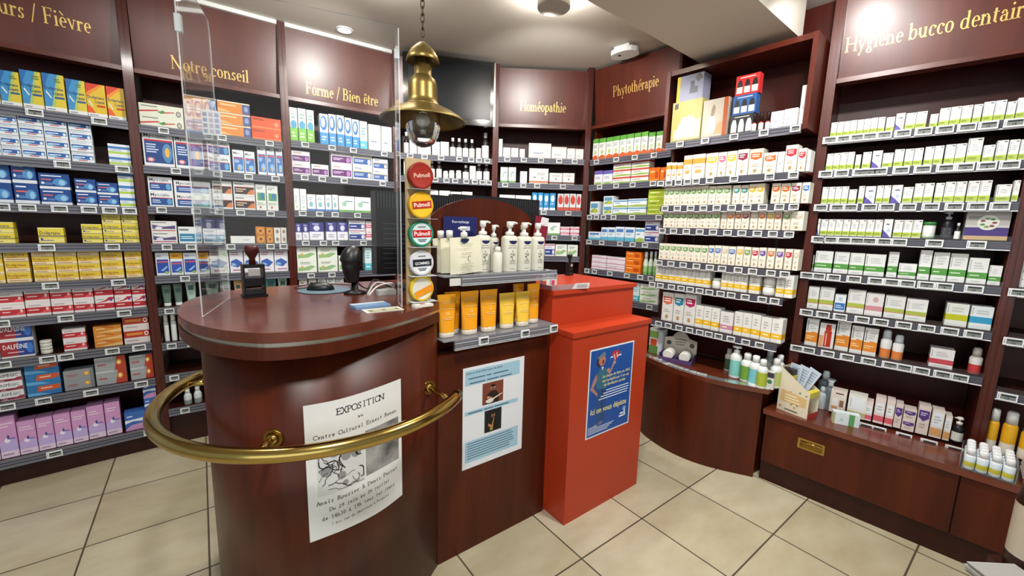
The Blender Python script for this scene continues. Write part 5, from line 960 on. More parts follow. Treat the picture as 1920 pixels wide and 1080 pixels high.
'whx': ('plain white carton', '#ecebe8', [('l', .2, .75, .38, .50, 1, '#a4a8b4'), ('l', .2, .7, .18, .26, 1, '#c8c8cc')]),
'who': ('white carton with orange foot line', '#ebe8e4', [('r', 0, .06, 1, .18, '#d07a4a'), ('o', .28, .42, .06, .06, '#7a7478'), ('l', .4, .85, .55, .72, 2, '#b0a8a4'), ('o', .7, .36, .05, .05, '#8a8488')]),
'wbr': ('white carton with brown foot line', '#e9e6e3', [('r', 0, .06, 1, .20, '#6a4438'), ('o', .5, .46, .07, .08, '#8a8080'), ('l', .2, .8, .68, .82, 1, '#b0a8a4')]),
'blo': ('bright blue carton', '#2f8cc4', [('o', .5, .68, .34, .20, '#dfeef6'), ('r', 0, 0, 1, .14, '#e4ecf0'), ('l', .2, .8, .3, .44, 2, '#bfe0f0')]),
'rdo': ('red and white carton', '#d8dadb', [('o', .5, .62, .40, .26, '#c83c2c'), ('r', 0, .0, 1, .2, '#c8503c'), ('l', .2, .8, .86, .94, 1, '#c86a5a')]),
'gto': ('white carton with green top', '#e4e6de', [('r', 0, .80, 1, 1, '#5fa040'), ('l', .1, .85, .56, .72, 2, '#8a96a0'), ('o', .5, .36, .22, .10, '#b8c890'), ('p', [(0, 0), (1, 0), (1, .16), (.5, .24), (0, .14)], '#d0602c')]),
'vio': ('white carton with violet top', '#e6e5ea', [('r', 0, .74, 1, 1, '#6a5ca8'), ('l', .15, .8, .4, .6, 2, '#9a94b0'), ('r', .1, .0, .9, .18, '#8fb060')]),
'rdw': ('white box with red stripe', '#e2e0da', [('r', 0, .64, 1, .86, '#c04438'), ('l', .1, .7, .36, .5, 1, '#7a7c74'), ('p', [(0, 0), (1, 0), (1, .16), (.5, .24), (0, .1)], '#8fb048')]),
'ora': ('vivid orange box', '#dc6c14', [('o', .72, .45, .18, .26, '#b84810'), ('l', .1, .6, .6, .8, 1, '#f6d8a8'), ('r', 0, 0, 1, .12, '#f0a040')]),
'bgw': ('white carton with blue-green picture', '#dfe6e6', [('r', .1, .5, .9, .86, '#5f98b8'), ('p', [(.1, .16), (.9, .16), (.9, .4), (.5, .5), (.1, .34)], '#8fae48'), ('o', .6, .3, .12, .1, '#d8c040')]),
'wblu': ('white box with blue script', '#e2e8ea', [('r', .0, .72, 1, .90, '#5f98c0'), ('l', .1, .7, .46, .62, 1, '#5a7ab0'), ('p', [(.0, 0), (1, 0), (1, .22), (.5, .30), (0, .16)], '#98b050')]),
'lime': ('lime green box', '#a4b82c', [('l', .1, .7, .5, .72, 1, '#e8f0b8'), ('r', 0, 0, 1, .18, '#c4d06a'), ('r', .1, .30, .5, .38, '#6a8420')]),
'lbw': ('pale blue and white carton', '#e0e8ee', [('r', 0, .0, 1, .26, '#5fb0cc'), ('r', .1, .62, .9, .84, '#4a78b8'), ('l', .15, .8, .4, .54, 2, '#8aa4c0')]),
'pnkw': ('flat white and pink box', '#e6dce2', [('r', 0, .40, 1, .56, '#c47a98'), ('l', .1, .7, .66, .8, 1, '#a8909c')]),
'owh': ('slim white carton with orange top', '#ece6dc', [('r', .0, .62, 1, .84, '#e09a3c'), ('o', .5, .30, .3, .08, '#d8a058'), ('l', .2, .8, .42, .54, 1, '#b8a898')]),
'wyl': ('white carton with yellow band', '#e2e2de', yell()),
'wpk': ('white carton with pink band', '#e2dedf', yell('#c88aa4')),
'big_c': ('tall white carton with coral shield', '#dddcd8', shield('#d06a50')), 'big_t': ('tall white carton with teal shield', '#dddcd8', shield('#2f8098')), 'big_m': ('tall white carton with magenta shield', '#dddcd8', shield('#b02c60')),
'lim': ('white carton with lime band', '#e6e7e4', lime()), 'lip': ('white carton with violet corner', '#e6e6e8', [('p', [(0, 0), (.85, 0), (.5, .2), (.15, .34), (0, .42)], '#5a4aa8'), ('o', .6, .38, .2, .12, '#b8c4d4'), ('l', .3, .8, .66, .78, 1, '#4a4468')]),
'gnb': ('white carton with green band', '#e2e4e2', [('r', 0, .20, 1, .44, '#559442'), ('r', .06, .52, .11, .92, '#a9aeb4'), ('l', .25, .85, .56, .84, 3, '#c2c6c8'), ('l', .1, .7, .28, .36, 1, '#cfe4c4'), ('l', .2, .8, .06, .13, 1, '#c8cccc')]),
'lib': ('white carton with olive band', '#dfe0dd', [('r', 0, .28, 1, .44, '#a4b24a'), ('r', .06, .52, .10, .92, '#a9aeb4'), ('l', .25, .85, .56, .84, 3, '#c2c6c8'), ('r', 0, .25, 1, .28, '#cf8a60'), ('l', .2, .8, .10, .18, 1, '#c8cccc')]),
'bls': ('small white carton with blue label', '#e0e4ea', [('r', .05, .12, .95, .52, '#2f6cae'), ('l', .15, .85, .2, .42, 2, '#c0d8f0'), ('o', .5, .75, .2, .12, '#b0c4d8')]),
'lpk': ('white carton with dusty pink band', '#dfdcdc', [('r', 0, .22, 1, .44, '#c48a90'), ('o', .55, .72, .16, .12, '#c8a4a8'), ('r', .06, .52, .10, .92, '#a9aeb4')]),
'liy': ('white carton with chartreuse band', '#dcded8', [('r', 0, .26, 1, .52, '#b8b81c'), ('r', .06, .58, .10, .94, '#a9aeb4'), ('l', .25, .85, .62, .86, 2, '#c2c6b8')]), 'lbl': ('white carton with bright blue band', '#dbe0e2', [('r', 0, .26, 1, .54, '#2f94bc'), ('r', .06, .60, .10, .94, '#a9aeb4'), ('l', .25, .85, .64, .86, 2, '#b8c2c6')]),
'orb': ('tall white carton with orange band', '#d8d8d6', [('r', 0, .14, 1, .48, '#d4822c'), ('p', [(0, .48), (.4, .48), (.5, .53), (1, .50), (1, .46)], '#d4822c'), ('r', .08, .54, .18, .92, '#8a8e94'), ('l', .3, .85, .6, .86, 3, '#b4b8ba'), ('l', .1, .8, .24, .38, 2, '#f0cf98')]),
'rdp': ('white carton with red bottle picture', '#dcdad8', [('r', .34, .05, .82, .70, '#b0301c'), ('o', .58, .78, .2, .12, '#c04a2c'), ('r', .42, .70, .74, .96, '#a83020'), ('r', .44, .1, .52, .6, '#e0a890'), ('r', 0, .05, .3, .5, '#d89a70')]),
'rdb': ('white carton with red band', '#e0dfdf', [('r', 0, .20, 1, .46, '#c04450'), ('r', .06, .54, .10, .94, '#a9aeb4'), ('l', .25, .85, .58, .86, 3, '#c2c0c4'), ('l', .2, .8, .05, .14, 1, '#c8c4c4')]),
'wbe': ('beige carton with hanging slot', '#dccfc4', [('r', .3, .86, .8, .91, '#2a2624'), ('r', .12, .22, .5, .66, '#e8e4e0'), ('r', .6, .30, .86, .60, '#8a6a5a'), ('r', .12, .18, .5, .30, '#d0926a')]), 'wli': ('wide white carton, olive foot', '#dddccf', [('r', .08, .36, .92, .92, '#dfe4e6'), ('r', 0, .05, 1, .26, '#b0ac84'), ('r', .12, .46, .16, .84, '#a4a8ac')]),
'wpr': ('white carton with pink foot', '#dfcfca', [('r', 0, .08, 1, .30, '#cf5a66'), ('r', .12, .40, .88, .80, '#e2e6ea'), ('l', .2, .8, .5, .7, 2, '#a8b4a8')]), 'plm': ('beige carton with purple label', '#d6c8c0', [('r', .06, .58, .94, .84, '#53357a'), ('p', [(.06, .58), (.94, .58), (.5, .46)], '#53357a'), ('l', .2, .8, .64, .78, 2, '#c8b8dc'), ('l', .2, .8, .2, .4, 2, '#b0a098')]),
'wor2': ('tall beige carton with orange foot', '#d8cfc6', [('r', .08, .40, .92, .92, '#dfe2e4'), ('r', 0, .06, 1, .34, '#cf9a66'), ('l', .2, .8, .5, .8, 3, '#b4b8ba')]),
}
for k, (c, nm) in {'g': ('#6a9a58', 'sage'), 't': ('#3f8a80', 'teal'), 'y': ('#d8b03a', 'yellow'), 'o': ('#c8682c', 'rust'), 'm': ('#8a3048', 'maroon'), 'b': ('#3f70b4', 'blue'), 'w': ('#c8bca8', 'pale'), 'r': ('#bc3040', 'red'), 'v': ('#6a4a98', 'violet'), 'p': ('#d06a8a', 'pink')}.items():
    STY['shl_'+k] = ('cream carton with %s label' % nm, '#e6dfd0', shield(c))
KIND = {1: 'medicine_box', 2: 'medicine_box', 3: 'vitamin_box', 4: 'remedy_box', 5: 'remedy_box', 6: 'herbal_box', 7: 'supplement_box', 8: 'care_box', 9: 'care_box'}
def shade_hex(h, k): h = h.lstrip('#'); return '#%02x%02x%02x' % tuple(max(0, min(255, int(int(h[i:i+2], 16)*k))) for i in (0, 2, 4))
def box_mesh(st, w, d, h, seed):
    desc, base, ops = STY[st]; m = MB(); rnd = random.Random(seed); m.box(-w/2, -d/2, 0, w/2, d/2, h, P(base)); X = lambda x: -w/2+w*x
    for k, op in enumerate(ops):
        y = -d/2-.00025*(k+1); c = P(op[-1] if op[0] != 't' else op[5])
        if op[0] == 'r': m.face([(X(op[1]), y, h*op[2]), (X(op[3]), y, h*op[2]), (X(op[3]), y, h*op[4]), (X(op[1]), y, h*op[4])], c)
        elif op[0] == 'p': m.face([(X(a), y, h*b) for a, b in op[1]], c)
        elif op[0] == 'o': m.face([(X(op[1])+w*op[3]*math.cos(q*PI/7), y, h*(op[2]+op[4]*math.sin(q*PI/7))) for q in range(14)], c)
        elif op[0] == 'l':
            _, x0, x1, z0, z1, n, _c = op
            for q in range(n): zz = z1-(z1-z0)*(q+.5)/n; t = (z1-z0)/n*.24; xe = x0+(x1-x0)*rnd.uniform(.6, 1); m.face([(X(x0), y, h*(zz-t)), (X(xe), y, h*(zz-t)), (X(xe), y, h*(zz+t)), (X(x0), y, h*(zz+t))], c)
        else: put_text(m, op[4], lambda a, b: (a, y, b), X(op[1]), h*op[2], min(h*op[3], 1), c, w*op[6], res=1, bold=.012)
    if ops and ops[0][0] == 'r' and ops[0][1] == 0 and ops[0][3] == 1:      # bands run round the sides
        z0, z1, c = h*ops[0][2], h*ops[0][4], P(ops[0][5])
        for sx in (-1, 1): x = sx*(w/2+.0002); m.face([(x, -d/2, z0), (x, d/2, z0), (x, d/2, z1), (x, -d/2, z1)][::sx], c)
    return m.mesh(KIND_NOW)
KIND_NOW = 'box'
# round goods: (kind name, description, [(radius fraction, height fraction, colour)], parts split at cap)
ROUND = {
'dkb': ('syrup_bottle', 'dark bottle with white label', [(.92, 0, '#1a1412'), (1, .02, '#1a1412'), (1, .06, '#e8e8e4'), (1, .50, '#e8e8e4'), (1, .52, '#1a1412'), (.95, .62, '#1a1412'), (.45, .74, '#1a1412'), (.42, .80, '#1a1412')], [(.48, .805, '#e4e4e0'), (.50, .98, '#e4e4e0'), (.4, 1, '#e4e4e0')]),
'jrw': ('pill_jar', 'white pill jar', [(.95, 0, '#e4e4e0'), (1, .04, '#e4e4e0'), (1, .70, '#e4e4e0'), (.85, .76, '#e4e4e0')], [(.92, .765, '#f0f0ec'), (.92, .97, '#f0f0ec'), (.8, 1, '#f0f0ec')]),
'jar': ('ointment_pot', 'pale ointment pot', [(.95, 0, '#b4b4a8'), (1, .1, '#c8c8bc'), (1, .6, '#c8c8bc')], [(1.02, .61, '#d8d8cc'), (1.02, .95, '#d8d8cc'), (.9, 1, '#d8d8cc')]),
'grj': ('pill_jar', 'white jar with green lid', [(.95, 0, '#dfe2dc'), (1, .03, '#dfe2dc'), (1, .10, '#5f9a50'), (1, .16, '#dfe2dc'), (1, .76, '#dfe2dc'), (.9, .80, '#dfe2dc')], [(1.0, .805, '#3f8a40'), (1.0, .97, '#3f8a40'), (.9, 1, '#3f8a40')]),
'nail': ('nail_varnish_bottle', 'small black-capped bottle', [(.9, 0, '#e0dcd6'), (1, .05, '#e0dcd6'), (1, .42, '#e0dcd6'), (.5, .5, '#b84a40')], [(.6, .505, '#1c1416'), (.62, .9, '#1c1416'), (.5, 1, '#1c1416')]),
'vial': ('vial', 'small white-capped vial', [(.95, 0, '#b8c0bc'), (1, .03, '#b8c0bc'), (1, .25, '#dfe2e0'), (1, .6, '#dfe2e0'), (1, .72, '#a4a8a8')], [(.85, .725, '#e4e4e0'), (.85, .97, '#e4e4e0'), (.7, 1, '#e4e4e0')]),
'botw': ('lotion_bottle', 'white and grey bottle', [(.95, 0, '#d0d6d2'), (1, .03, '#d0d6d2'), (1, .30, '#8a9490'), (1, .55, '#d0d6d2'), (.6, .74, '#d0d6d2')], [(.6, .745, '#e4e8e6'), (.6, .97, '#e4e8e6'), (.5, 1, '#e4e8e6')]),
'botg': ('gel_bottle', 'clear green gel bottle', [(.95, 0, '#c8d8c0'), (1, .03, '#c8d8c0'), (1, .12, '#6aa050'), (1, .38, '#8fba78'), (1, .50, '#d4dccc'), (.6, .70, '#c8d4c4')], [(.62, .705, '#dfe2de'), (.62, .97, '#dfe2de'), (.5, 1, '#dfe2de')]),
'bto': ('spray_bottle', 'white spray bottle with orange band', [(.95, 0, '#dcdcda'), (1, .02, '#dcdcda'), (1, .08, '#d47c3c'), (1, .34, '#d47c3c'), (1, .345, '#dcdcda'), (1, .62, '#dcdcda'), (.75, .68, '#c8ccd0')], [(.78, .685, '#b8c4d0'), (.72, .93, '#c8d0d8'), (.5, 1, '#c8d0d8')]),
'btr': ('spray_bottle', 'white spray bottle with red band', [(.95, 0, '#d4d2ce'), (1, .02, '#d4d2ce'), (1, .10, '#b83a3c'), (1, .36, '#b83a3c'), (1, .365, '#d4d2ce'), (1, .60, '#d4d2ce'), (.75, .66, '#b8b4b0')], [(.74, .665, '#a8a49e'), (.70, .93, '#b4b0aa'), (.5, 1, '#b4b0aa')]),
'sun': ('sun_spray_bottle', 'yellow sun spray bottle', [(.95, 0, '#d89a1c'), (1, .02, '#d89a1c'), (1, .14, '#e4dcc8'), (1, .28, '#e4dcc8'), (1, .285, '#dca41c'), (1, .66, '#dca41c'), (.8, .72, '#dca41c')], [(.8, .725, '#d8d6d2'), (.76, .96, '#e0deda'), (.6, 1, '#e0deda')]),
}
DEP = {'dol': .06, 'orl': .04, 'pk': .09, 'lim': .05, 'gto': .06, 'hum': .12, 'kit': .05}
NTH3 = {1: [''], 2: ['lower ', 'upper '], 3: ['bottom ', 'middle ', 'top '], 4: ['bottom ', 'lower middle ', 'upper middle ', 'top ']}
def shelf_word(b, r): return 'bench top' if (b, r) in ((8, 8), (9, 8)) else ORD[r]+' shelf down'
def plural(k): k = k.replace('_', ' '); return k+('es' if k.endswith(('x', 'sh')) else 's')
random.seed(21)
MESHES = {}
for (b, r), spec in STOCK.items():
    z = LEVELS[b][r-1]; ang = BAYS[b][2]; nxt = [q for q in LEVELS[b] if q > z]; room = (min(nxt)-z-.026) if nxt else (.27 if b != 7 else .42)
    col = 0; bn_ = BAY_NAME[b]; tail = '%s, %s bay' % (shelf_word(b, r), bn_)
    if b == 7 and r == 8: continue
    for it in spec.split(','):
        st, s0, s1, n, k, h = it.split(); s0, s1, n, k, h = int(s0)/1000, int(s1)/1000, int(n), int(k), int(h)/1000
        ln = BAYS[b][3]
        if b != 7:
            s0 = max(s0, .027 if b != 6 else .044); s1 = min(s1, ln-(.027 if b != 6 else .034))
        if b == 7 and r == 1: s1 = min(s1, .803)
        h = min(h, room); w = (s1-s0)/n
        for c in range(n):
            col += 1; sc = s0+w*(c+.5); place = '%s from left, %s' % (ORD[col], tail)
            if b < 7 and b != 7:                       # keep inside the uprights
                ln = BAYS[b][3]; 
            if st in STY:
                d = DEP.get(st, .075); hh = h/k; bw = w-.0022; key = (b, st, round(bw, 4), round(hh, 4)); KIND_NOW = KIND[b]
                if key not in MESHES: MESHES[key] = box_mesh(st, bw, d, hh-.0004, len(MESHES))
                jy = random.uniform(0, .008); y = .016+d/2+jy
                for q in range(k):
                    o = link(MESHES[key], KIND[b], None, BW(b, sc, y+random.uniform(-.001, .002), z+.0006+q*hh), ang+random.uniform(-.006, .006))
                    tag(o, '%s%s, %s' % (NTH3[k][q], STY[st][0], place), 'box', '%s in the %s bay' % (plural(KIND[b]), bn_))
            elif st in ROUND:
                kn, desc, bodyp, capp = ROUND[st]; rr = (w-.002)/2; hh = h/k; key = (st, round(rr, 4), round(hh, 4))
                if key not in MESHES:
                    mk = lambda pr: (lambda mb: mb.mesh(kn))(MB().lathe([(rr*f, hh*zf*.997) for f, zf, c_ in pr], None, 18, ms=[P(pr[i+1][2]) for i in range(len(pr)-1)]))
                    MESHES[key] = (mk(bodyp), mk(capp))
                for q in range(k):
                    t = thing(kn, '%s%s, %s' % (NTH3[k][q], desc, place), 'bottle' if 'bottle' in kn else 'jar', BW(b, sc, .018+rr, z+.0006+q*hh), ang, '%s in the %s bay' % (plural(kn), bn_))
                    link(MESHES[key][0], 'body', t); link(MESHES[key][1], 'cap', t)
            elif st.startswith('tube'):
                cc = {'tubeg': ('#5f7468', 'grey-green'), 'tubel': ('#a8c4b4', 'pale green'), 'tubeo': ('#d8a868', 'tan'), 'tubet': ('#4f9098', 'teal'), 'tubew': ('#dcdce0', 'white'), 'tubep': ('#dcdce4', 'white and navy')}[st]
                def tops(m, ww, hz, fn, c=cc[0]):
                    m.face([fn(-ww*.25, hz*.62), fn(ww*.25, hz*.62), fn(ww*.25, hz*.80), fn(-ww*.25, hz*.80)], P('#3c5450')); 
                    for zz in (.54, .48, .42): m.face([fn(-ww*.2, hz*zz), fn(ww*.2, hz*zz), fn(ww*.2, hz*zz+.002), fn(-ww*.2, hz*zz+.002)], P('#6a7c74'))
                m, kk = tube_mesh(w-.004, h, h*.16, P(cc[0]), P('#3a2f58' if st == 'tubep' else '#d4d8d4'), tops, .74)
                t = thing('cream_tube', '%s cream tube, %s' % (cc[1], place), 'tube', BW(b, sc, .02+w/2, z+.0006), ang, 'cream tubes in the %s bay' % bn_); m.build('tube', t); kk.build('cap', t)
            elif st in ('pmp', 'pmk'):
                rr = (w-.003)/2; t = thing('pump_bottle', 'dark pump bottle with %s pump, %s' % ('grey' if st == 'pmp' else 'white', place), 'pump bottle', BW(b, sc, .02+rr, z+.0006), ang)
                m = MB(); lc = P('#d8d8d0') if st == 'pmk' else P('#3a3a40'); dk = P('#16161a')
                m.lathe([(rr*.95, 0), (rr, .004), (rr, h*.08), (rr, h*.42), (rr, h*.60), (rr*.5, h*.70)], dk, 20, ms=[dk, dk, lc, dk, dk]); 
                if st == 'pmp': put_text(m, 'VITAL', lambda x, y: (x, -math.sqrt(max(0, rr*rr-x*x))-.0006, y), 0, h*.34, h*.06, P('#d8d8d8'), rr*1.2, 'c', .01) if False else None
                for q in range(3): m.face([(x_, -math.sqrt(rr*rr-x_*x_)-.0006, zz_) for x_, zz_ in ((-rr*.5, h*(.20+q*.07)), (rr*.5, h*(.20+q*.07)), (rr*.5, h*(.225+q*.07)), (-rr*.5, h*(.225+q*.07)))], P('#c8c8c8' if st == 'pmp' else '#6a8a5a'))
                m.build('bottle', t); m = MB(); pc = P('#a8acb4') if st == 'pmp' else P('#d8d4cc'); m.lathe([(rr*.55, h*.702), (rr*.55, h*.80), (rr*.2, h*.82), (rr*.2, h*.90), (rr*.6, h*.91), (rr*.6, h*.97), (rr*.4, h)], pc, 16); m.tube([(0, 0, h*.95), (-rr*.9, -rr*.2, h*.94)], rr*.14, pc, 8); m.build('pump', t)
            elif st == 'bigb':
                t = thing('gift_box', 'large grey and purple box with flower emblem, right end of %s, %s bay' % (shelf_word(b, r).replace(' down', ''), bn_), 'box', BW(b, sc, .08, z+.0006), ang)
                m = MB(); m.box(-w/2, -.055, 0, w/2, .055, h, P('#b4b2ae')); X = lambda x: -w/2+w*x
                for q, (x0, z0, x1, z1, cc) in enumerate(((0, .0, 1, .14, '#c4a478'), (0, .14, 1, .42, '#4a3a78'), (0, .42, 1, .50, '#c8c6c2'), (.05, .72, .5, .80, '#8a8884'))): m.face([(X(x0), -.0553-.0002*q, h*z0), (X(x1), -.0553-.0002*q, h*z0), (X(x1), -.0553-.0002*q, h*z1), (X(x0), -.0553-.0002*q, h*z1)], P(cc))
                m.build('carton', t); m = MB(); m.lathe([(h*.25, 0), (h*.25, .0012)], P('#d8dcd2'), 24)
                for q in range(7): a = q*.9; m.ball((h*.14*math.cos(a), h*.14*math.sin(a), .0012), h*.06, P(('#8a3a4a', '#4f8a4a', '#7a9a5a')[q % 3]), 10, 6, (1, .6, .1))
                m.xf(Matrix.Translation((w*.02, -.0562, h*.58)) @ Matrix.Rotation(PI/2, 4, 'X')); m.build('emblem', t)
            elif st == 'hum':
                first = c == 0 and s0 < .1
                t = thing('diffuser_box', ('green and white diffuser box under the grey box' if first else 'diffuser box picturing white lamp, orange side, beside green one')+', top projecting shelf', 'box', BW(b, sc, .075, z+.0006), ang)
                m = MB(); m.box(-w/2+.002, -.055, 0, w/2-.002, .055, h, P('#b4a860' if first else '#b8b0a0')); X = lambda x: -w/2+w*x; y = -.0554
                if first:
                    m.face([(X(.10), y, h*.06), (X(.97), y, h*.06), (X(.97), y, h*.55), (X(.1), y, h*.30)], P('#c8c4a8')); m.face([(X(a), y-.0003, h*bb) for a, bb in ((.14, .10), (.80, .14), (.86, .40), (.72, .62), (.36, .60), (.22, .34))], P('#e4e4e6')); m.face([(X(.08), y-.0003, h*.82), (X(.2), y-.0003, h*.84), (X(.2), y-.0003, h*.97), (X(.08), y-.0003, h*.95)], P('#2a2a2c'))
                else:
                    m.face([(X(a), y, h*bb) for a, bb in ((.16, .14), (.58, .14), (.50, .56), (.30, .56))], P('#e8e8ea')); m.face([(X(.82), y, 0), (X(.985), y, 0), (X(.985), y, h), (X(.82), y, h)], P('#a8522c')); m.face([(X(a), y-.0003, h*bb) for a, bb in ((.34, .56), (.46, .56), (.52, .78), (.42, .88), (.36, .74))], P('#8a7a66')); m.face([(X(.5), y-.0003, h*.08), (X(.8), y-.0003, h*.1), (X(.8), y-.0003, h*.4), (X(.6), y-.0003, h*.36)], P('#c89a70'))
                m.build('carton', t)
                if first:
                    t2 = thing('diffuser_box', 'grey box with yellow edge on top of the green diffuser box', 'box', BW(b, sc+.004, .075, z+.0012+h), ang); h2 = .158; w2 = w*.86
                    m = MB(); m.box(-w2/2, -.05, 0, w2/2, .05, h2, P('#8f92a8')); X2 = lambda x: -w2/2+w2*x
                    m.face([(X2(0), -.0503, 0), (X2(.12), -.0503, 0), (X2(.12), -.0503, h2), (X2(0), -.0503, h2)], P('#c8b01c')); m.face([(X2(a), -.0505, h2*bb) for a, bb in ((.50, .26), (.80, .26), (.82, .50), (.68, .52), (.66, .74), (.52, .74))], P('#4a4e5a')); m.face([(X2(a), -.0505, h2*bb) for a, bb in ((.80, .66), (.98, .80), (.84, .97), (.66, .84))], P('#1e1e22')); m.build('carton', t2)
            elif st == 'kit':
                cols = (('#2a2a2c', '#d8d8d8', 'black and white'), ('#2c5a98', '#1c1c1e', 'blue'), ('#c03030', '#1c1c1e', 'red')); hh = h/3
                for q, (c1, c2, nm) in enumerate(cols):
                    t = thing('oil_gift_set', '%s boxed set of oil bottles in a stack of three, top projecting shelf' % nm, 'box', BW(b, sc+q*.006, .05, z+.0006+q*hh), ang, 'stacked oil gift sets'); m = MB(); m.box(-w/2+.004, -.026, 0, w/2-.004, .026, hh-.0006, P(c1))
                    for e in range(3):
                        x = (-.3+.3*e)*w; y = -.0264; m.face([(x-.016, y, hh*.10), (x+.016, y, hh*.10), (x+.016, y, hh*.42), (x-.016, y, hh*.42)], P('#d8d4d0')); m.face([(x-.016, y, hh*.42), (x+.016, y, hh*.42), (x+.012, y, hh*.62), (x+.007, y, hh*.76), (x-.007, y, hh*.76), (x-.012, y, hh*.62)], P(c2 if q else '#e4e4e0'))
                    m.face([(-w*.3, -.0262, hh*.86), (w*.3, -.0262, hh*.86), (w*.3, -.0262, hh*.9), (-w*.3, -.0262, hh*.9)], P('#e0d8d4')); m.build('carton', t)
            else: print('UNKNOWN STYLE', st)
# ---------------------------------------------------------------- electronic price labels on the rails
def label_mesh(big, digits):
    w, h = (.062, .036) if big else (.048, .034); m = MB(); m.box(-w/2, -.006, -h/2, w/2, 0, h/2, P('#e6e8ea'))
    m.face([(-w*.34, -.0063, -h*.32), (w*.42, -.0063, -h*.32), (w*.42, -.0063, h*.34), (-w*.34, -.0063, h*.34)], LCD)
    m.face([(-w*.30, -.0066, h*.10), (w*.38, -.0066, h*.10), (w*.38, -.0066, h*.28), (-w*.30, -.0066, h*.28)], INK); m.face([(-w*.45, -.0063, -h*.3), (-w*.40, -.0063, -h*.3), (-w*.40, -.0063, h*.3), (-w*.45, -.0063, h*.3)], P('#9aa0a8'))
    put_text(m, digits, lambda x, y: (x, -.0068, y), w*.02, -h*.27, h*.27, INK, w*.5, 'c', .02, 1); return m.mesh('price_label')
LM = {(g, d): label_mesh(g, d) for g in (0, 1) for d in ('12', '15', '8', '11', '14')}
for (b, r), xs in TAGS.items():
    z = LEVELS[b][r-1]-.022
    for k, s in enumerate(xs):
        o = link(LM[(1 if b in (1, 8, 9) else 0, ('12', '15', '8', '11', '14')[(k*3+r+b) % 5])], 'price_label', None, BW(b, s/1000, -.0175 if b in (7, 8, 9) else -.0145, z), BAYS[b][2])
        tag(o, 'white electronic price label, %s from left, %s, %s bay' % (ORD[k+1], shelf_word(b, r), BAY_NAME[b]), 'price label', 'electronic price labels on the shelf rails')
for a, lab, d in ((.189, 'white price label at left of the sun cream rail', '15'), (.413, 'white price label toward the middle of the sun cream rail', '15'), (.590, 'white price label at right end of the sun cream rail', '15')):
    tag(link(LM[(0, d)], 'price_label', None, W(a, -.0485, 1.006), YAW), lab, 'price label', 'electronic price labels on the shelf rails')
for k, i in enumerate((18, 23, 25, 27, 29, 31, 34)):
    i = min(i, len(BOWT)-2); p, q = BOWT[i], BOWT[i+1]; n = Vector(((q-p).y, -(q-p).x, 0)).normalized(); c = p-n*.026
    m = MB(); m.box(-.026, -.014, 0, .026, .014, .003, P('#e6e8ea')); m.box(-.020, -.009, .003, .022, .010, .0034, LCD); o = m.build('price_label', None, (c.x, c.y, .5885), math.atan2((q-p).y, (q-p).x)); tag(o, 'flat white price label, %s from left along the bow-front cabinet edge' % ORD[k+1], 'price label', 'flat price labels on the bow-front cabinet')
# ---------------------------------------------------------------- goods on the bow-fronted cabinet and the bench
def lathe_thing(name, label, cat, loc, prof, cap, group=None, rz=0, cm=None):
    t = thing(name, label, cat, loc, rz, group)
    g = lambda c: c if not isinstance(c, str) else P(c)
    MB().lathe([(r, z) for r, z, c in prof], None, 20, ms=[g(prof[i+1][2]) for i in range(len(prof)-1)]).build('body', t)
    MB().lathe([(r, z) for r, z, c in cap], None, 18, ms=[g(cap[i+1][2]) for i in range(len(cap)-1)]).build('cap', t); return t
TZ = .5805
def bottle(x, y, r, h, c, label, group='white bottles on the bow-front cabinet', pump=False, z=TZ, white='#dfe3e0'):
    prof = [(r*.95, 0, white), (r, .004, white), (r, h*.08, white), (r, h*.56, c), (r, h*.60, white), (r*.98, h*.68, white), (r*.5, h*.78, white)]
    cap = [(r*.62, h*.782, '#e6e8e6'), (r*.60, h*.97, '#e6e8e6'), (r*.45, h, '#e6e8e6')]
    if pump: cap = [(r*.5, h*.782, '#e6e8e6'), (r*.5, h*.86, '#e6e8e6'), (r*.15, h*.87, '#e6e8e6'), (r*.15, h*.93, '#e6e8e6'), (r*.8, h*.94, '#e6e8e6'), (r*.7, h, '#e6e8e6')]
    return lathe_thing('lotion_bottle', label, 'bottle', (x, y, z), prof, cap, group)
def ray7(s, y): q = BW(7, s, y, 0); return q.x, q.y
for s, y, r, h, c, lab, pm in ((.598, .035, .034, .205, '#7fc4bc', 'white pump bottle with aqua label, tallest of cabinet row', True), (.668, .020, .033, .178, '#6a9a3a', 'white bottle with leaf-green label beside the aqua pump bottle', False), (.722, -.002, .032, .180, '#74c0c8', 'white bottle with sky-blue label in the cabinet row', False), (.768, -.022, .028, .172, '#a4b43c', 'white bottle with lime label near cabinet right end', False), (.815, .055, .030, .175, '#b4c068', 'white bottle with pale lime label behind the lime one', False), (.52, .13, .024, .15, '#4a6a4a', 'small dark-labelled bottle at the back left of the cabinet row', False)):
    x, y_ = ray7(s, y); bottle(x, y_, r, h, c, lab, pump=pm)
x, y = ray7(.745, .165); bottle(x, y, .028, .19, '#d0d8d4', 'plain white bottle at back right corner of the cabinet')
x, y = ray7(.812, .122); bottle(x, y, .028, .185, '#d8dcd8', 'plain white bottle next to the house-shaped carton')
x, y = ray7(.808, .004); t = thing('cream_box', 'small white and black box right of the lime bottle', 'box', (x, y, TZ), BAYS[7][2]); m = MB(); m.box(-.020, -.016, 0, .020, .016, .105, P('#d4d4cc')); m.box(-.0202, -.0165, .07, .0202, -.016, .10, P('#3a3c40')); m.ball((0, -.0163, .045), .013, P('#3f7a50'), 12, 6, (1, .05, 1)); m.build('carton', t)
x, y = ray7(.03, .095); t = thing('herbal_carton', 'tall white and green carton at left end of the bow-front cabinet', 'box', (x, y, TZ), BAYS[7][2]); m = MB(); m.box(-.05, -.035, 0, .05, .035, .19, P('#d4dcd8'))
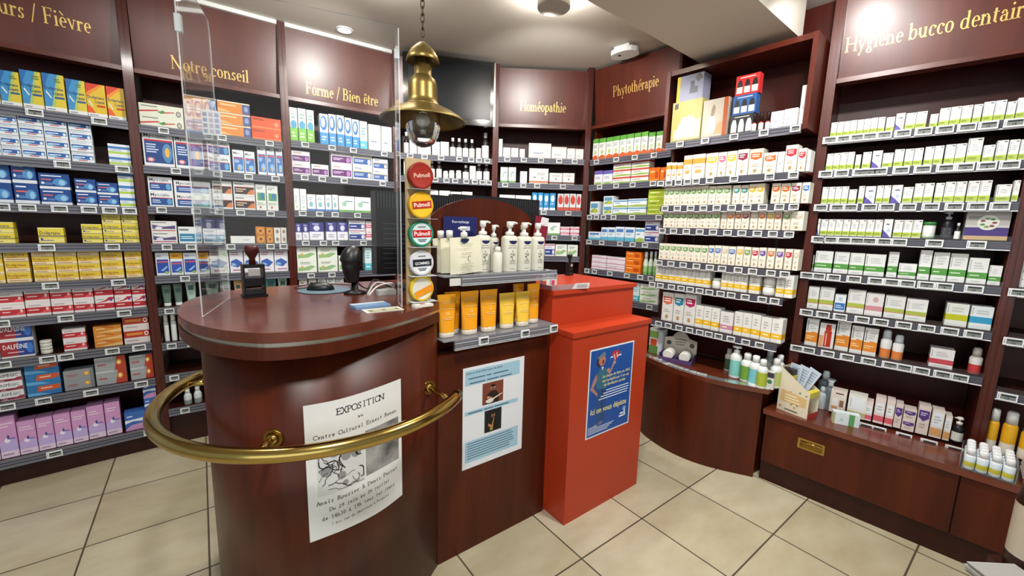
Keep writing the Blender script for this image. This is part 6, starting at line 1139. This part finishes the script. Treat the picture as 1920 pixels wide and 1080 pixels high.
for q, (x0, z0, x1, z1, c) in enumerate(((-.05, 0, .02, .06, '#5f8a48'), (-.05, .12, .02, .17, '#7aa050'), (-.04, .06, .01, .11, '#c84a28'), (.022, 0, .05, .19, '#c4d0dc'))): m.face([(x0, -.0353-.0002*q, z0), (x1, -.0353-.0002*q, z0), (x1, -.0353-.0002*q, z1), (x0, -.0353-.0002*q, z1)], P(c))
m.build('carton', t)
# counter display of tubes lying in a box
x, y = ray7(.212, .045); t = thing('display_tray', 'purple open display box with arched pale header on cabinet', 'display box', (x, y, TZ), BAYS[7][2]+.25)
m = MB(); PU = P('#54406a'); m.box(-.11, -.07, .0005, .11, .07, .006, PU); m.prism([(-.11, -.07), (.11, -.07), (.11, -.066), (-.11, -.066)], .006, .030, PU); m.box(-.11, -.066, .006, -.106, .066, .052, PU); m.box(.106, -.066, .006, .11, .066, .052, PU); m.box(-.003, -.066, .006, .003, .066, .04, PU); m.build('tray', t)
m = MB(); hd = [(-.11, .0), (.11, .0), (.11, .135), (.055, .150)]+[(.05*math.cos(q*PI/10), .150+.04*math.sin(q*PI/10)) for q in range(1, 10)]+[(-.055, .150), (-.11, .135)]
m.face([(a, .066, .004+b) for a, b in hd], P('#c9c2b4')); m.face([(a, .070, .004+b) for a, b in hd][::-1], P('#c9c2b4')); 
for k in range(len(hd)): p, q = hd[k], hd[(k+1) % len(hd)]; m.face([(p[0], .066, .004+p[1]), (p[0], .07, .004+p[1]), (q[0], .07, .004+q[1]), (q[0], .066, .004+q[1])], P('#c9c2b4'))
for xx in (-.078, .078): m.ball((xx, .0657, .105), .017, P('#4a5448'), 12, 6, (1, .03, 1))
for q in range(3): m.face([(-.04+.006*q, .0656, .135-q*.018), (.04-.006*q, .0656, .135-q*.018), (.04-.006*q, .0656, .141-q*.018), (-.04+.006*q, .0656, .141-q*.018)], P('#5a6058'))
m.build('header_card', t)
for k, xx in enumerate((-.054, .054)):
    q = Matrix.Rotation(BAYS[7][2]+.25, 4, 'Z') @ Vector((xx, 0, 0)); t = thing('toothpaste_bottle', ('white bottle with dark oval label' if k == 0 else 'white bottle with yellow end')+' lying in the purple display box', 'bottle', (x+q.x, y+q.y, TZ+.0065), BAYS[7][2]+.25)
    m = MB(); m.lathe([(.033, -.055), (.036, -.05), (.036, .05), (.03, .055)], P('#dcdad4'), 20); m.ball((0, 0, -.0555), .027, P('#2c2a34' if k == 0 else '#d8a828'), 16, 6, (1, .7, .04)); m.xf(Matrix.Translation((0, -.002, .037)) @ Matrix.Rotation(-PI/2+.0, 4, 'X') @ Matrix.Scale(-1, 4, (0, 0, 1)) @ Matrix.Scale(-1, 4, (0, 1, 0))); m.build('bottle', t)
# house-shaped carton on the bench
BZ = .4565
hx = thing('display_carton', 'cream house-shaped display carton holding pouches at the bench left end', 'display box', (1.685, 2.272, BZ), math.radians(-62))
CR = P('#d9d0b8'); m = MB(); wL, dL = .165, .105; zf, zr = .085, .165
m.face([(-wL/2, -dL/2, 0), (wL/2, -dL/2, 0), (wL/2, -dL/2, .150), (-wL/2, -dL/2, .262)], CR); m.face([(-wL/2, dL/2, 0), (-wL/2, dL/2, .262), (wL/2, dL/2, .150), (wL/2, dL/2, 0)], CR)
m.face([(-wL/2, -dL/2, 0), (-wL/2, -dL/2, .262), (-wL/2, dL/2, .262), (-wL/2, dL/2, 0)], CR); m.face([(wL/2, -dL/2, 0), (wL/2, dL/2, 0), (wL/2, dL/2, .028), (wL/2, -dL/2, .028)], P('#c03a3c')); m.face([(-wL/2, -dL/2, .001), (-wL/2, dL/2, .001), (wL/2, dL/2, .001), (wL/2, -dL/2, .001)], CR)
m.face([(wL/2+.0004, -dL/2, .122), (wL/2+.0004, dL/2, .122), (wL/2+.0004, dL/2, .150), (wL/2+.0004, -dL/2, .150)], P('#d8c83c')); m.face([(wL/2-.03, -dL/2, .1505), (wL/2, -dL/2, .1505), (wL/2, dL/2, .1505), (wL/2-.03, dL/2, .1505)], P('#d8c83c'))
rnd = random.Random(2)
for k in range(14): cx, cz = rnd.uniform(-.072, .072), rnd.uniform(.02, .135); m.ball((cx, -dL/2-.0002, cz), .0065, P(('#a49a86', '#c8a04a', '#9a8aa4', '#7a9a7a')[k % 4]), 8, 4, (1, .05, 1))
m.face([(-.07, -dL/2-.0006, .058), (.07, -dL/2-.0006, .058), (.07, -dL/2-.0006, .112), (-.07, -dL/2-.0006, .128)], P('#d2b27c'))
for k in range(3): m.face([(-.045, -dL/2-.0009, .068+k*.016), (.04-k*.01, -dL/2-.0009, .068+k*.016), (.04-k*.01, -dL/2-.0009, .074+k*.016), (-.045, -dL/2-.0009, .074+k*.016)], P('#f0e4c4'))
m.face([(-.04, -dL/2-.0006, .012), (.03, -dL/2-.0006, .012), (.03, -dL/2-.0006, .020), (-.04, -dL/2-.0006, .020)], P('#6a6458')); m.build('carton', hx)
m = MB(); m.box(-.080, -.045, .220, -.022, -.002, .252, P('#2e2a24')); m.box(-.0805, -.0455, .196, -.0215, -.0015, .220, P('#d8c828')); m.build('topper', hx)
for k, (c, yy) in enumerate((('#9aa0a8', -.01), ('#c88a4a', .02), ('#b090c8', -.03))):
    q = Matrix.Rotation(math.radians(-62), 4, 'Z') @ Vector((.045, yy, .003)); t = thing('compote_pouch', ('grey', 'orange', 'lilac')[k]+' pouch inside the cream display carton', 'pouch', (1.685+q.x, 2.272+q.y, BZ+.003), math.radians(-62+90), 'pouches in the display carton')
    m = MB(); m.ball((0, 0, .045), .045, P(c), 14, 8, (.28, .22, 1)); m.build('pouch', t); m = MB(); m.lathe([(.005, .088), (.005, .10)], P('#e4e0d8'), 10); m.build('spout', t)
for k in range(3):
    q = Matrix.Rotation(math.radians(-62), 4, 'Z') @ Vector((-.045+.02*k, .005+.012*k, .13)); t = thing('leaflet', '%s leaflet of the pale blue fan in the cream carton' % ('front', 'middle', 'back')[k], 'leaflet', (1.685+q.x, 2.272+q.y, BZ+.13), math.radians(-58), 'leaflets in the display carton')
    m = MB(); m.box(-.032, -.001, 0, .032, .001, .15, P('#c3d0de'))
    for e in range(5): m.face([(-.024, -.0013, .06+e*.016), (.02, -.0013, .06+e*.016), (.02, -.0013, .066+e*.016), (-.024, -.0013, .066+e*.016)], P('#8a9cb4'))
    m.xf(Matrix.Rotation(.10+.16*k, 4, 'Y')); m.build('leaflet', t)
# clear bottles behind it
CLR = mat('clear_grey_bottle', '#6f7c80', .12, 0, .6)
for k, (x, y, r, h, c, lab) in enumerate(((1.925, 2.390, .034, .215, CLR, 'clear grey bottle with white cap behind the cream carton'), (1.906, 2.324, .029, .185, CLR, 'clear grey bottle with domed white cap left of the beige carton'), (1.845, 2.400, .026, .150, P('#9aa8ac'), 'grey bottle with tall white cap, partly hidden behind cream carton'), (1.872, 2.335, .024, .135, P('#c4ccd0'), 'pale bottle with white cap just behind cream carton'))):
    g = lambda q: q
    lathe_thing('cleanser_bottle', lab, 'bottle', (x, y, BZ), [(r*.95, 0, c), (r, .004, c), (r, h*.60, c), (r*.9, h*.70, c), (r*.4, h*.76, c)], [(r*.5, h*.762, '#cdd6dc'), (r*.55 if k != 1 else r*.45, h*.86, '#cdd6dc'), (r*.45, h*.97 if k != 1 else h*.90, '#cdd6dc'), (r*.3 if k != 1 else r*.8, h, '#cdd6dc')], 'clear bottles behind the carton')
t = thing('soap_box', 'white box with green stripe standing alone at the bench front', 'box', (1.858, 2.135, BZ), math.radians(-30)); m = MB(); m.box(-.058, -.022, 0, .058, .022, .066, P('#d4dfe0')); 
for q, (x0, x1, c) in enumerate(((.012, .036, '#5a9a5c'), (-.0585, -.048, '#a8a878'))): m.face([(x0, -.0224, 0), (x1, -.0224, 0), (x1, -.0224, .066), (x0, -.0224, .066)], P(c))
m.face([(-.030, -.0224, .02), (-.008, -.0224, .02), (-.019, -.0224, .045)], P('#b8ccd0')); m.build('carton', t)
# clear tray of vials at the right
vx, vy, va = 2.165, 1.715, math.radians(-48)
t = thing('vial_tray', 'clear acrylic tray full of little white vials on the bench', 'tray', (vx, vy, BZ), va); m = MB()
m.box(-.08, -.075, .0005, .08, .075, .004, ACSHELF); m.box(-.08, -.078, .0005, .08, -.075, .045, ACRYL); m.box(-.08, .075, .0005, .08, .078, .085, ACRYL)
for sx in (-.083, .080): m.face([(sx, -.075, .0005), (sx, .075, .0005), (sx, .075, .085), (sx, -.02, .085), (sx, -.075, .045)], ACEDGE); m.face([(sx+.003, -.075, .0005), (sx+.003, -.075, .045), (sx+.003, -.02, .085), (sx+.003, .075, .085), (sx+.003, .075, .0005)], ACRYL)
m.build('tray', t)
rows_v = ('front', 'second', 'third', 'back'); nth = ('first', 'second', 'third', 'fourth', 'fifth')
for j in range(4):
    for i in range(4):
        q = Matrix.Rotation(va, 4, 'Z') @ Vector((-.057+i*.038, -.054+j*.037, 0)); lathe_thing('nasal_vial', 'white vial with yellow band, %s along the %s row of clear tray' % (nth[i], rows_v[j]), 'vial', (vx+q.x, vy+q.y, BZ+.0045), [(.017, 0, '#dfe4ea'), (.018, .003, '#dfe4ea'), (.018, .014, '#dfe4ea'), (.018, .034, '#d4c82c'), (.018, .060, '#d4e0e8'), (.013, .066, '#e8eaec')], [(.0145, .0662, '#eceeef'), (.014, .092, '#eceeef'), (.010, .097, '#eceeef')], 'white vials in the clear tray')
def paper_pile(name, label, x, y, z, w, d, n, rz, th=.0032):
    t = thing(name, label, 'papers', (x, y, z), rz); m = MB(); rnd = random.Random(n)
    for k in range(n): a, b = rnd.uniform(-.006, .006), rnd.uniform(-.006, .006); m.box(-w/2+a, -d/2+b, k*th+.0003, w/2+a, d/2+b, (k+1)*th-.0002, P('#b8b6b2' if k % 2 else '#a4a29e'))
    m.build('sheets', t)
paper_pile('brochure_stack', 'grey stack of brochures on bench at the right frame edge', 2.345, 1.620, BZ, .17, .15, 16, math.radians(-48))
# foreground bits at the right edge
t = thing('side_table', 'low dark side table at the bottom right corner, under loose papers', 'table', (1.78, .93, 0), 0); m = MB(); m.prism([(-.25, -.25), (.3, -.25), (.3, .34), (-.11, .34), (-.135, .26), (-.25, .26)], .385, .41, WOODD); m.build('tabletop', t)
for sx in (-1, 1):
    for sy in (-1, 1): m = MB(); m.box(sx*.20-.02, sy*.21-.02, .0005, sx*.20+.02, sy*.21+.02, .385, WOODD); m.build('leg', t)
paper_pile('paper_stack', 'grey loose papers at the bottom edge near the right corner', 1.585, 1.130, .4105, .150, .13, 11, math.radians(-2))
lathe_thing('brown_bottle', 'large dark brown bottle with cream label cut by right edge', 'bottle', (1.724, 1.200, .4105), [(.055, 0, '#2a120c'), (.058, .004, '#2a120c'), (.058, .055, '#2a120c'), (.058, .056, '#b8ae9c'), (.058, .23, '#b8ae9c'), (.058, .232, '#2a120c'), (.050, .285, '#2a120c'), (.022, .32, '#2a120c')], [(.024, .3202, '#8a7a6a'), (.024, .35, '#8a7a6a'), (.02, .354, '#8a7a6a')])
for o in SC.objects:
    if 'label' in o and not 4 <= len(o['label'].replace('/', ' ').split()) <= 16: print('LABEL', len(o['label'].split()), o['label'])
